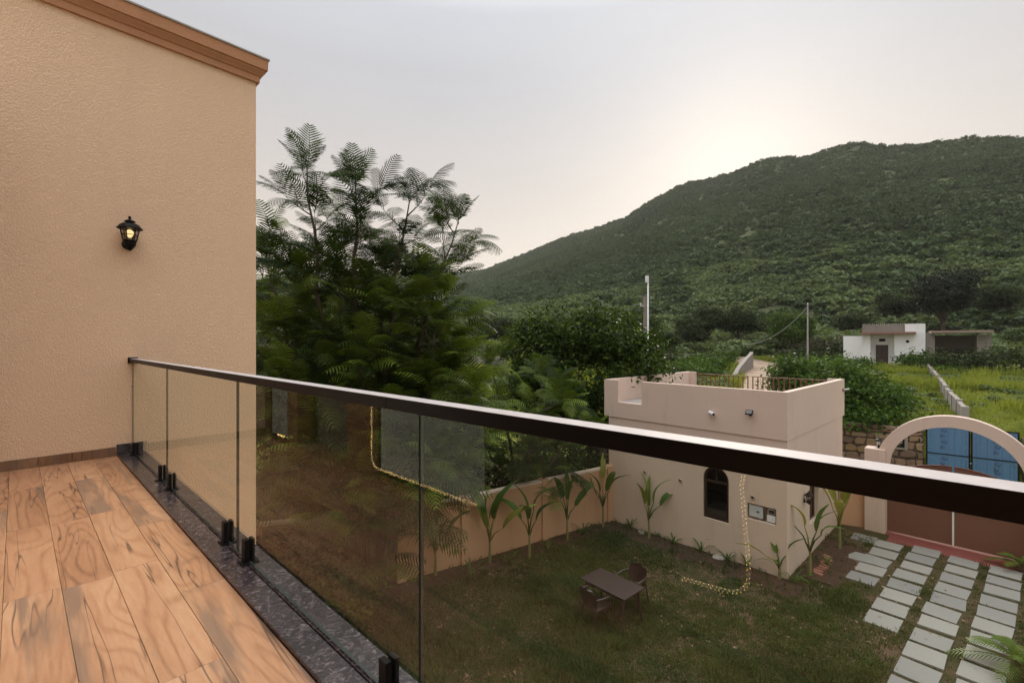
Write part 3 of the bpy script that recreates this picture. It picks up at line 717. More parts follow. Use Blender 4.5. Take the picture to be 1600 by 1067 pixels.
for y, lab in ((3.865, 'small round wall light low on the gatehouse, nearest the peach boundary wall'), (2.73, 'small round wall light between the arched window and the boundary wall end'), (0.776, 'small round wall light above the recessed meter box')):
    if ws is None:
        t = thing('wall_light', lab, 'wall light', gw(-0.001, y, 1.825), GR, 'small wall lights along the gatehouse front')
        M = Matrix.Rotation(R(-90), 4, 'Y')
        b = MB(M); b.lathe([(0.042, 0.0), (0.042, 0.05), (0.036, 0.055)], 14); b.build('body', STEEL, t)
        b = MB(M); b.lathe([(0.028, 0.056), (0.024, 0.058)], 12); b.build('lens', BLACKM, t)
        ws = t
    else: dup(ws, lab, gw(-0.001, y, 1.825))
t = thing('security_camera', 'white bullet security camera on the gatehouse parapet', 'camera', gw(XB0 - 0.001, 1.80, 3.83), GR)
M = Matrix.Rotation(R(-90), 4, 'Y')
b = MB(M); b.lathe([(0.05, 0), (0.05, 0.025), (0.03, 0.035)], 14); b.build('mount', PVC, t)
b = MB(); b.tube([(-0.03, 0, 0), (-0.08, 0.0, 0.02)], 0.015, 8); b.build('arm', PVC, t)
b = MB(); b.tube([(-0.03, 0.075, 0.045), (-0.10, -0.035, 0.02)], 0.045, 12); b.tube([(-0.10, -0.035, 0.02), (-0.125, -0.075, 0.01)], 0.048, 12); b.build('body', PVC, t)
b = MB(); b.tube([(-0.126, -0.077, 0.010), (-0.130, -0.083, 0.008)], 0.035, 12); b.build('lens', BLACKM, t)
t = thing('floodlight', 'small black floodlight tilted down on the gatehouse parapet', 'floodlight', gw(XB0 - 0.001, 0.834, 3.99), GR)
b = MB(); b.box(-0.02, 0, -0.03, 0.03, -0.09, 0.02); b.tube([(-0.02, 0.0, -0.04), (-0.07, 0.0, -0.02)], 0.01, 6); b.build('bracket', BLACKM, t)
M = Matrix.Translation((-0.09, 0, 0)) @ Matrix.Rotation(R(38), 4, 'Y')
b = MB(M); b.box(-0.02, 0.02, -0.085, 0.085, -0.065, 0.065); h = b.build('housing', BLACKM, t, bevel=0.006)
b = MB(M); b.box(-0.024, -0.021, -0.068, 0.068, -0.048, 0.048); b.build('lens', m_plain('lens_grey', (0.10, 0.10, 0.095), 0.25), h)
make_lantern('unlit black lantern on the shaded end wall of the gatehouse', gw(1.376, -0.001, 1.60), GR, 1.05, False)
t = thing('drain_spout', 'rusty steel pipe spout sticking out of the far gatehouse corner', 'pipe', gw(XB1 - 0.25, YB0 - 0.001, 4.22), GR)
b = MB(); b.box(-0.045, 0.045, -0.03, 0.0, -0.04, 0.04); b.build('flange', RUST, t)
b = MB(); b.tube([(0, -0.02, 0), (0.34, -0.10, 0.01)], 0.03, 10); b.build('pipe', STEEL, t)

# ================================================================== BOUNDARY WALL
bw_pts = [(3.25, 15.02), (0.915, 13.47), (-1.268, 12.0), (-2.7, 11.12), (-5.7, 10.22), (-9.0, 9.3), (-13.0, 8.2)]
bwall = thing('boundary_wall', 'peach painted garden boundary wall with pilasters behind the banana plants', 'wall', (bw_pts[2][0], bw_pts[2][1], 0))
o0 = Vector((bw_pts[2][0], bw_pts[2][1], 0))
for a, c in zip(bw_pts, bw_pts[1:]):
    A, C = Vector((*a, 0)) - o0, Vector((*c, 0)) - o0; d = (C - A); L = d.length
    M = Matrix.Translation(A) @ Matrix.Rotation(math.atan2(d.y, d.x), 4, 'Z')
    b = MB(M); b.box(0.001, L - 0.001, -0.075, 0.075, -0.2, 1.70); b.build('wall_panel', WALLP if a[0] > -2 else WALL_SHADE, bwall)
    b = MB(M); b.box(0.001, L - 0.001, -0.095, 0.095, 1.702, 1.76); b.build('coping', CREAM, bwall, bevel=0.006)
for i, p in enumerate(bw_pts[:-1]):
    if i == 0: p = (3.12, 14.92)
    b = MB(Matrix.Translation(Vector((*p, 0)) - o0) @ Matrix.Rotation(R(33), 4, 'Z')); b.box(-0.115, 0.115, -0.125, 0.125, -0.2, 1.785); b.build('pilaster', WALLP, bwall, bevel=0.006)
ip = None
for x, y, lab in ((0.93, 13.5, 'bent iron fence post on the boundary wall above the middle pilaster'), (2.98, 14.85, 'bent iron fence post on the boundary wall beside the gatehouse'), (-1.2, 12.05, 'bent iron fence post on the boundary wall behind the feathery tree')):
    if ip is None:
        t = ip = thing('fence_post', lab, 'post', (x, y, 1.785), R(33), 'iron posts on the boundary wall')
        b = MB(); b.tube([(0, 0, 0), (0, 0, 0.5), (0.0, 0.06, 0.62), (0, 0.16, 0.74)], 0.018, 6); b.build('post', DARKW, t)
        b = MB(); b.box(-0.04, 0.04, -0.04, 0.04, 0, 0.012); b.build('foot', DARKW, t)
    else: dup(ip, lab, (x, y, 1.785))

# ================================================================== GATEWAY
GA = (12.48, 13.0); GAR = R(43.75)
def aw(x, y, z=0): return (GA[0] + x * math.cos(GAR) - y * math.sin(GAR), GA[1] + x * math.sin(GAR) + y * math.cos(GAR), z)
gt = thing('gateway', 'cream arch between two square pillars over the driveway gate', 'gateway', (GA[0], GA[1], 0), GAR)
for s in (1, -1):
    b = MB(); ya, yb = sorted((s * 1.47, s * 1.97)); b.box(-0.30, 0.20, ya, yb, -0.2, 2.52); b.build('pillar', CREAM, gt, bevel=0.012)
CZ, RO, RI = 1.98, 1.72, 1.40
b = MB(); n = 48; a0 = math.asin(0.12 / RO)
ring = []
for k in range(n + 1):
    w = math.pi * k / n
    ring.append((w, RO * math.cos(w), CZ + RO * math.sin(w), RI * math.cos(w), CZ + RI * math.sin(w)))
for p, q in zip(ring, ring[1:]):
    for xx in (-0.18, 0.12): b.quad((xx, p[1], p[2]), (xx, q[1], q[2]), (xx, q[3], q[4]), (xx, p[3], p[4]))
    b.quad((-0.18, p[1], p[2]), (0.12, p[1], p[2]), (0.12, q[1], q[2]), (-0.18, q[1], q[2]))
    b.quad((-0.18, p[3], p[4]), (0.12, p[3], p[4]), (0.12, q[3], q[4]), (-0.18, q[3], q[4]))
b.build('arch', CREAM, gt, recalc=False)
eg = thing('driveway_gate', 'brown sheet metal double gate closed under the cream arch', 'gate', aw(0.0, 0.0), GAR)
for s in (1, -1):
    b = MB(); ya, yb = 0.022, 1.455; N = 14; x0, x1 = -0.02, 0.005
    zt = lambda y: 2.26 - 0.42 * (y / 1.46) ** 2
    ys = [ya + (yb - ya) * k / N for k in range(N + 1)]
    for p, q in zip(ys, ys[1:]):
        for xx in (x0, x1): b.quad((xx, s * p, 0.045), (xx, s * q, 0.045), (xx, s * q, zt(q)), (xx, s * p, zt(p)))
        b.quad((x0, s * p, zt(p)), (x1, s * p, zt(p)), (x1, s * q, zt(q)), (x0, s * q, zt(q)))
        b.quad((x0, s * p, 0.045), (x1, s * p, 0.045), (x1, s * q, 0.045), (x0, s * q, 0.045))
    for y in (ya, yb): b.quad((x0, s * y, 0.045), (x1, s * y, 0.045), (x1, s * y, zt(y)), (x0, s * y, zt(y)))
    lf = b.build('gate_leaf', GATEM, eg, recalc=False)
    b = MB(); P = [(-0.03, s * y, zt(y) + 0.002) for y in ys]; b.tube(P, 0.014, 6); b.build('top_rail', RUST, lf)
b = MB(); b.box(-0.050, -0.0215, -0.018, 0.018, 0.05, 1.45); b.build('seam_light_strip', PVC, eg)  # white strip painted in for daylight showing through the gate seam
b = MB(); b.box(-0.07, -0.051, -0.09, 0.05, 1.02, 1.06); b.build('latch', STEEL, eg)
# lamp on the left pillar
t = thing('pillar_lamp', 'small black lamp standing on the gate pillar nearest the gatehouse', 'lamp', aw(-0.02, 1.66, 2.521), GAR)
b = MB(); b.lathe([(0.075, 0), (0.07, 0.02), (0.03, 0.035), (0.02, 0.07), (0.045, 0.09)], 12); b.build('foot', BLACKM, t)
b = MB(); b.lathe([(0.045, 0.091), (0.07, 0.21), (0.066, 0.212)], 6); b.build('glass_shade', PVC, t)
b = MB(); b.lathe([(0.105, 0.213), (0.09, 0.24), (0.05, 0.27), (0.015, 0.285), (0.012, 0.31), (0.003, 0.32)], 8); b.build('roof', BLACKM, t)
for k in range(6):
    w = 2 * math.pi * k / 6; b = MB(); b.tube([(0.047 * math.cos(w), 0.047 * math.sin(w), 0.09), (0.073 * math.cos(w), 0.073 * math.sin(w), 0.213)], 0.005, 4); b.build('cage_bar', BLACKM, t)
# short wall between the pillar and the gatehouse
p0, p1 = Vector(gw(GX_ - 0.5, -0.003)), Vector(aw(-0.05, 1.972)); d = p1 - p0
lw = thing('side_wall', 'short brown-peach wall joining the gatehouse to the gate pillar', 'wall', p0, math.atan2(d.y, d.x))
b = MB(); b.box(0.004, d.length - 0.004, -0.075, 0.075, -0.2, 1.9); b.build('wall_panel', WALLP, lw)
p0 = Vector(aw(-0.05, -1.972))
rwl = thing('boundary_wall', 'peach painted boundary wall running on beyond the right gate pillar', 'wall', p0, GAR - math.pi / 2)
b = MB(); b.box(0.002, 7.0, -0.075, 0.075, -0.2, 1.70); b.build('wall_panel', WALLP, rwl)
b = MB(); b.box(0.002, 7.0, -0.095, 0.095, 1.702, 1.76); b.build('coping', CREAM, rwl)
# threshold, paved path
th = MB(); th.add([aw(-0.95, 1.36, 0.006), aw(-0.95, -2.2, 0.006), aw(0.1, -2.2, 0.006), aw(0.1, 1.465, 0.006), aw(-0.31, 1.465, 0.006), aw(-0.31, 1.36, 0.006)], [(0, 1, 2, 3, 4, 5)])
struct(th.build('gate_threshold', REDP, recalc=False))
apron = MB(); apron.add([aw(0.25, 9, 0.004), aw(0.25, -9, 0.004), aw(4.5, -9, 0.004), aw(4.5, 9, 0.004)], [(0, 1, 2, 3)])
struct(apron.build('lane', m_plain('pale_lane', (0.34, 0.28, 0.22), 0.9, 0, 0.2, 1.5, 0.3), recalc=False))
path = struct(bpy.data.objects.new('garden_path', None)); col.objects.link(path)
PD = Vector((math.cos(R(40.2)), math.sin(R(40.2)), 0)); SA = R(41.0)
EX, EY = Vector((math.cos(SA), math.sin(SA), 0)), Vector((math.sin(SA), -math.cos(SA), 0))
slabs = [MB() for _ in range(4)]; slab_me = []
for s in slabs:
    j = lambda: random.uniform(-0.012, 0.012)
    base = [(0 + j(), 0 + j()), (-0.565 + j(), 0 + j()), (-0.565 + j(), 0.57 + j()), (0 + j(), 0.57 + j())]
    P = [EX * a + EY * c for a, c in base]
    s.prism([(p.x, p.y) for p in P], -0.03, 0.028)
first = {}
for (tx, ty, n) in ((10.70, 13.42, 5), (11.41, 13.06, 8), (11.86, 12.44, 12), (12.37, 11.90, 12)):
    for k in range(n):
        q = Vector((tx, ty, 0)) - PD * (0.688 * k)
        v = random.randrange(4)
        if v not in first: o = first[v] = slabs[v].build('paving_slab', SLAB, path, bevel=0.006)
        else: o = first[v].copy(); col.objects.link(o); o.parent = path
        o.location = (q.x + random.uniform(-.012, .012), q.y + random.uniform(-.012, .012), random.uniform(-.010, .006)); o.rotation_euler = (random.uniform(-.022, .022), random.uniform(-.022, .022), random.uniform(-.04, .04))
for (x, y) in ((10.36, 13.92), (9.35, 12.75)):
    o = first[0].copy(); col.objects.link(o); o.parent = path; o.location = (x, y, 0.0); o.rotation_euler = (0, 0, 0.06)

# ================================================================== GARDEN FURNITURE
tb = thing('garden_table', 'dark brown rectangular plastic table on the lawn', 'table', (2.10, 9.67, 0), R(-49))
b = MB(); b.box(-0.56, 0.56, -0.345, 0.345, 0.705, 0.735); b.build('table_top', PLASTIC, tb, bevel=0.012)
b = MB(); b.box(-0.48, 0.48, -0.27, -0.25, 0.63, 0.704); b.box(-0.48, 0.48, 0.25, 0.27, 0.63, 0.704); b.box(-0.48, -0.46, -0.249, 0.249, 0.63, 0.704); b.box(0.46, 0.48, -0.249, 0.249, 0.63, 0.704); b.build('apron', PLASTIC, tb)
for sx in (-1, 1):
    for sy in (-1, 1):
        b = MB(); b.tube([(sx * 0.46, sy * 0.25, 0.70), (sx * 0.48, sy * 0.28, 0.35), (sx * 0.53, sy * 0.33, 0.0)], [0.040, 0.032, 0.022], 8); b.build('leg', PLASTIC, tb)
def make_chair(label, loc, rz):
    t = thing('plastic_chair', label, 'chair', loc, rz, 'brown plastic armchairs at the garden table')
    b = MB(); b.prism([(-0.20, -0.22), (0.21, -0.24), (0.25, -0.2), (0.25, 0.2), (0.21, 0.24), (-0.20, 0.22)], 0.405, 0.43); b.build('seat', PLASTIC, t, bevel=0.008)
    b = MB(); n = 10; rows = [(0.45, -0.235, 0.20), (0.62, -0.27, 0.235), (0.76, -0.305, 0.225), (0.815, -0.32, 0.17), (0.83, -0.325, 0.10)]
    for off in (0, 0.014):
        for (z0, x0, h0), (z1, x1, h1) in zip(rows, rows[1:]):
            for k in range(n):
                a0, a1 = -1 + 2 * k / n, -1 + 2 * (k + 1) / n
                f = lambda a, x, h, z: (x - off + 0.07 * a * a, a * h, z)
                b.quad(f(a0, x0, h0, z0), f(a1, x0, h0, z0), f(a1, x1, h1, z1), f(a0, x1, h1, z1))
    b.build('backrest', PLASTIC, t, smooth=True, recalc=False)
    for s in (-1, 1):
        b = MB(); b.tube([(-0.23, s * 0.235, 0.66), (-0.05, s * 0.275, 0.655), (0.14, s * 0.275, 0.645), (0.20, s * 0.265, 0.60)], [0.018, 0.024, 0.024, 0.018], 8); b.build('armrest', PLASTIC, t)
        b = MB(); b.tube([(0.20, s * 0.265, 0.60), (0.22, s * 0.25, 0.42), (0.26, s * 0.265, 0.0)], [0.018, 0.02, 0.014], 7); b.build('leg', PLASTIC, t)
        b = MB(); b.tube([(-0.24, s * 0.20, 0.50), (-0.23, s * 0.22, 0.42), (-0.29, s * 0.255, 0.0)], [0.018, 0.02, 0.014], 7); b.build('leg', PLASTIC, t)
    return t
ch = make_chair('brown plastic armchair on the near side of the garden table', (1.72, 9.44, 0), R(36))
dup(ch, 'brown plastic armchair on the gatehouse side of the garden table', (2.62, 10.08, 0), R(218))

# brick edging of the flower bed
be = thing('brick_edging', 'row of loose red bricks edging the flower bed by the gatehouse', 'bricks', (8.05, 11.85, 0), R(43)); bf = None
for k in range(9):
    if bf is None:
        b = MB(); b.box(-0.10, 0.10, -0.05, 0.05, 0, 0.075); bf = o = b.build('brick', BRICK, be, bevel=0.006)
    else: o = bf.copy(); col.objects.link(o); o.parent = be
    o.location = (k * 0.155 - 0.62, 0.02 * math.sin(k * 1.7) + (0.05 if k > 6 else 0), -0.012); o.rotation_euler = (random.uniform(-.15, .15), random.uniform(-.2, .2), random.uniform(1.3, 1.8))
# planting bed of dark soil along the gatehouse and the wall
def m_soil():
    m, nt, o = new_mat('bed_soil'); t = NT(nt)
    p = t.n('ShaderNodeNewGeometry').outputs['Position']; n = t.noise(p, 14, 5, 0.7); n2 = t.noise(p, 2.0, 3)
    c = t.mix(n2, t.ramp(n, [(0.35, (0.03, 0.02, 0.015)), (0.65, (0.085, 0.055, 0.04))]), (0.075, 0.045, 0.032))
    t.l(t.principled(c, 0.95, t.bump(n, 0.8, 0.05), spec=0.1), o.inputs[0]); return m
def blob_strip(pts, w, h=0.03):
    P = []; F = []
    for i, p in enumerate(pts):
        a = Vector(pts[max(0, i - 1)]); c = Vector(pts[min(len(pts) - 1, i + 1)]); d = (c - a).normalized(); nrm = Vector((-d.y, d.x, 0))
        ww = w * (1 + 0.25 * math.sin(i * 2.3)) ; base = Vector((*p[:2], 0))
        for q, z in ((-1, 0.004), (-0.6, h), (0.6, h), (1, 0.004)): P.append(base + nrm * ww * q + Vector((0, 0, z)))
    for i in range(len(pts) - 1):
        for k in range(3): F.append((i * 4 + k, i * 4 + k + 1, i * 4 + k + 5, i * 4 + k + 4))
    return P, F
mb = MB()
P, F = blob_strip([gw(-0.42, 5.0 - 0.45 * k) for k in range(13)], 0.42); mb.add(P, F)
P, F = blob_strip([gw(0.4 + 0.45 * k, -0.50) for k in range(8)], 0.46); mb.add(P, F)
P, F = blob_strip([(2.75 - 0.55 * k, 14.35 - 0.355 * k, 0) for k in range(14)], 0.38); mb.add(P, F)
struct(mb.build('planting_bed', m_soil(), recalc=False))

# ================================================================== PLANTS IN THE BEDS
def leaf_blade(mb, M, L, w, droop, fold=0.25, n=7, stalk=0.18, ragged=0.0):
    """broad leaf along +X of M, arching; V-folded about the midrib"""
    P = []; F = []
    for i in range(n + 1):
        s = i / n; x = L * s; z = L * (0.10 * math.sin(s * 3.0) - droop * s * s)
        ww = w * (math.sin(math.pi * min(1, (s * 0.94 + 0.04)) ** 0.75) ** 0.7) * (1 + random.uniform(-ragged, ragged))
        P += [(x, -ww, z + fold * ww), (x, 0, z), (x, ww, z + fold * ww)]
    for i in range(n):
        F += [(i * 3, i * 3 + 1, i * 3 + 4, i * 3 + 3), (i * 3 + 1, i * 3 + 2, i * 3 + 5, i * 3 + 4)]
    mb.add([M @ Vector(p) for p in P], F)
def banana(name, label, loc, h, nleaf, L, seed, cat='plant', mat=None, spread=0.6, group='banana plants round the lawn', low=False):
    rd = random.Random(seed)
    t = thing(name, label, cat, (*loc, 0), 0, group)
    b = MB(); b.tube([(0, 0, 0), (0.01, 0.01, h * 0.25), (0.0, 0.02, h * 0.5)], [0.042, 0.032, 0.02], 8); b.build('stem', STALK, t)
    for k in range(nleaf):
        az = 2.4 * k + rd.uniform(-0.4, 0.4) + seed; el = rd.uniform(0.95, 1.45) if not low else rd.uniform(0.2, 1.1)
        st = h * rd.uniform(0.3, 0.5); z0 = h * 0.5 * rd.uniform(0.8, 1.0)
        out = st * math.cos(el) * spread * 1.6
        base = Vector((math.cos(az) * out, math.sin(az) * out, z0 + st * math.sin(el) * 0.8))
        b = MB()
        b.tube([(0, 0.02, z0 - 0.1), (base.x * 0.4, base.y * 0.4, (z0 + base.z) / 2), tuple(base)], [0.022, 0.016, 0.010], 6)
        M = Matrix.Translation(base) @ Matrix.Rotation(az, 4, 'Z') @ Matrix.Rotation(-el + 0.15, 4, 'Y') @ Matrix.Rotation(rd.uniform(-0.7, 0.7), 4, 'X')
        leaf_blade(b, M, L * rd.uniform(0.85, 1.4), L * rd.uniform(0.085, 0.13), rd.uniform(0.05, 0.55), 0.45, 9, ragged=0.12)
        b.build('leaf', mat or (L_BANANA if rd.random() > 0.18 else L_YELLOW), t, smooth=True, recalc=False)
    return t
G = lambda px, py: px_ground(px, py)
banana('banana_plant', 'banana plant with wide drooping leaves by the wall pilaster nearest the feathery tree', G(765, 880), 1.45, 6, 1.0, 1, spread=0.9)
banana('banana_plant', 'slim upright banana plant by the wall, fourth from the gatehouse', G(827, 872), 1.6, 5, 0.75, 2)
banana('banana_plant', 'upright banana plant left of the middle wall pilaster', G(886, 845), 1.55, 5, 0.8, 3)
banana('banana_plant', 'banana plant in the corner where the wall meets the gatehouse', G(942, 825), 1.75, 6, 0.8, 4)
banana('banana_plant', 'banana plant with bent leaves against the gatehouse end of the bed', G(1014, 842), 1.35, 5, 0.75, 5, spread=0.9)
banana('banana_plant', 'tall thin-stalked banana plant at the outer gatehouse corner', G(1266, 900), 1.5, 5, 0.62, 6, spread=0.75)
banana('banana_plant', 'low banana plant with one broad leaf under the meter box', G(1218, 905), 0.85, 4, 0.55, 8, low=True)
banana('banana_plant', 'yellowing tall banana plant between the gatehouse and gate pillar', G(1312, 858), 1.75, 6, 0.95, 7, mat=L_YELLOW, spread=0.5)
banana('banana_plant', 'banana plant half hidden behind the feathery tree stems', G(680, 900), 1.5, 5, 0.8, 9)
def lily(label, loc, h, n, seed):
    rd = random.Random(seed); t = thing('lily_plant', label, 'plant', (*loc, 0.0), 0, 'strap-leaved lilies along the gatehouse')
    for k in range(n):
        az = 6.283 * k / n + rd.uniform(-.4, .4); L = h * rd.uniform(0.8, 1.25); e = rd.uniform(0.9, 1.4); P = []; F = []; m = 6
        for i in range(m + 1):
            s = i / m; a = e - 1.5 * s * s * rd.uniform(0.8, 1.1)
            x = L * s * math.cos(e) * (1 + s * 0.6); z = L * (s * math.sin(e) - 0.45 * s ** 3); w = 0.022 * (1 - s ** 3) + 0.002
            c = Vector((math.cos(az) * x, math.sin(az) * x, z)); q = Vector((-math.sin(az), math.cos(az), 0)) * w
            P += [c - q, c + q + Vector((0, 0, 0.004))]
        for i in range(m): F.append((2 * i, 2 * i + 1, 2 * i + 3, 2 * i + 2))
        b = MB(); b.add(P, F); b.build('leaf', L_BANANA, t, smooth=True, recalc=False)
for i, (px, py, h, n, lab) in enumerate(((1052, 850, 0.42, 6, 'small strap-leaved lily, first in the row from the garden corner'), (1096, 864, 0.62, 6, 'strap-leaved lily left of the arched window sill'),
        (1137, 876, 0.52, 7, 'strap-leaved lily under the arched window'), (1168, 886, 0.7, 7, 'larger strap-leaved lily below the meter box'), (1292, 884, 0.4, 7, 'bushy strap-leaved lily at the end of the brick edging'),
        (985, 826, 0.5, 6, 'strap-leaved lily in the darkest corner by the boundary wall'), (912, 836, 0.55, 7, 'strap-leaved lily between the two banana plants nearest the wall corner'), (856, 858, 0.45, 7, 'strap-leaved lily at the foot of the middle wall pilaster'),
        (795, 882, 0.5, 8, 'strap-leaved lily between the third and fourth banana plants along the wall'), (735, 900, 0.6, 8, 'strap-leaved lily at the foot of the wall beside the feathery tree fronds'), (1240, 912, 0.5, 7, 'strap-leaved lily at the sharp outer corner of the gatehouse'))):
    lily(lab, G(px, py), h, n, 30 + i)
# a few pale stones in the bed
sb = None
for i, (px, py, lab) in enumerate(((1125, 872, 'flat pale stone lying in the bed under the arched window'), (1190, 890, 'small dark stone in the bed below the meter box'), (1002, 834, 'grey stone beside the bent banana plant'))):
    b = MB(); n = 9; rd = random.Random(i); r = (0.2, 0.10, 0.12)[i]
    b.lathe([(r * 0.8, -0.02), (r, 0.03), (r * 0.75, 0.07), (r * 0.2, 0.085)], n); b.v = [(x * rd.uniform(.8, 1.2), y * rd.uniform(.6, 1.0), z) for x, y, z in b.v]
    o = tag(b.build('garden_stone', CONC, None), lab, 'stone', 'loose stones in the bed'); o.location = (*G(px, py), 0.01); o.rotation_euler = (0, 0, i)
def palm(label, loc, z0, L, n, seed, scale=1.0):
    rd = random.Random(seed); t = thing('small_palm', label, 'palm', (*loc, z0), 0)
    b = MB(); b.lathe([(0.10, -0.05), (0.13, 0.06), (0.10, 0.16), (0.05, 0.22)], 10); b.build('trunk', BARK, t)
    for k in range(n):
        az = 2.4 * k + rd.uniform(-.3, .3); e = 0.35 + 1.0 * (k / n); b = MB(); ll = L * rd.uniform(0.8, 1.1); pts = []; m = 18
        for i in range(m + 1):
            s = i / m; x = ll * (s * math.cos(e) + 0.15 * s * s); z = 0.15 + ll * (s * math.sin(e) - 0.55 * s * s)
            pts.append(Vector((math.cos(az) * x, math.sin(az) * x, z)))
        b.tube(pts, [0.012 * (1 - 0.8 * i / m) for i in range(m + 1)], 4)
        side = Vector((-math.sin(az), math.cos(az), 0))
        for i in range(2, m + 1):
            d = (pts[i] - pts[i - 1]).normalized(); l2 = ll * 0.34 * math.sin(math.pi * (0.12 + 0.8 * i / m)) ** 0.7
            for q in (-1, 1):
                tip = pts[i] + (side * q * 0.8 + d * 0.75).normalized() * l2 + Vector((0, 0, -0.22 * l2)); mid = pts[i] * 0.5 + tip * 0.5 + Vector((0, 0, 0.10 * l2)); w = d * 0.012
                b.add([pts[i] - w, pts[i] + w, mid + w, mid - w, tip], [(0, 1, 2, 3), (3, 2, 4)])
        b.build('frond', L_PALM, t, recalc=False)
    return t
palm('small feathery palm at the edge of the paving nearest the house', G(1596, 1052), 0.0, 0.85, 15, 5)
palm('small palm standing beside the gate threshold', G(1597, 892), 0.0, 0.6, 11, 9)

# ================================================================== FEATHERY TREES
def frond_np(L, npair, droop, side_droop, w, lmax, rd):
    V = []; F = []
    def strip(pts, ws, sd):
        b = len(V)
        for p, ww in zip(pts, ws):
            V.append(p - sd * ww); V.append(p + sd * ww)
        for i in range(len(pts) - 1): F.append((b + 2 * i, b + 2 * i + 1, b + 2 * i + 3, b + 2 * i + 2))
    spine = lambda s: np.array([L * s * (1 - 0.12 * s), 0.02 * math.sin(5 * s), L * (0.16 * s - droop * s * s)])
    n = 8; pts = [spine(i / n) for i in range(n + 1)]
    strip(pts, [0.010 * (1 - 0.8 * i / n) for i in range(n + 1)], np.array([0, 1.0, 0]))
    for k in range(npair):
        s = 0.10 + 0.90 * (k + 0.5) / npair; p = spine(s); d = spine(min(1, s + 0.03)) - spine(s - 0.03); d /= np.linalg.norm(d)
        ll = lmax * (math.sin(math.pi * (0.14 + 0.84 * s)) ** 0.85 + 0.06) * rd.uniform(0.8, 1.12)
        for q in (-1, 1):
            side = np.array([0, q, 0.0]); out = side * 0.86 + d * 0.50; out /= np.linalg.norm(out)
            pp = []; m = 3
            for i in range(m + 1):
                u = i / m; pp.append(p + out * ll * u + np.array([0.0, 0, 0.05 * ll * math.sin(3 * u) - side_droop * ll * u * u]))
            strip(pp, [w * 0.7, w, w * 0.85, w * 0.15], d)
    return np.array(V), np.array(F)
rdF = random.Random(3)
FR = [frond_np(1.05, 15, dr, sd, 0.0155, 0.34, rdF) for dr, sd in ((0.22, 0.15), (0.36, 0.35), (0.50, 0.5), (0.68, 0.65), (0.15, 0.2))]
FR2 = [frond_np(1.05, 11, dr, sd, 0.021, 0.36, rdF) for dr, sd in ((0.22, 0.2), (0.36, 0.4), (0.50, 0.55), (0.68, 0.65), (0.15, 0.25))]      # coarser pinnae for the mass of the crown
FR_ME = [np_mesh('_frond', v, f, L_FEATHER) for v, f in FR]
def rot_from(d, roll):
    d = Vector(d).normalized(); up = Vector((0, 0, 1)) if abs(d.z) < 0.97 else Vector((0, 1, 0))
    y = up.cross(d).normalized(); z = d.cross(y)
    return Matrix((d, y, z)).transposed().to_4x4() @ Matrix.Rotation(roll, 4, 'X')
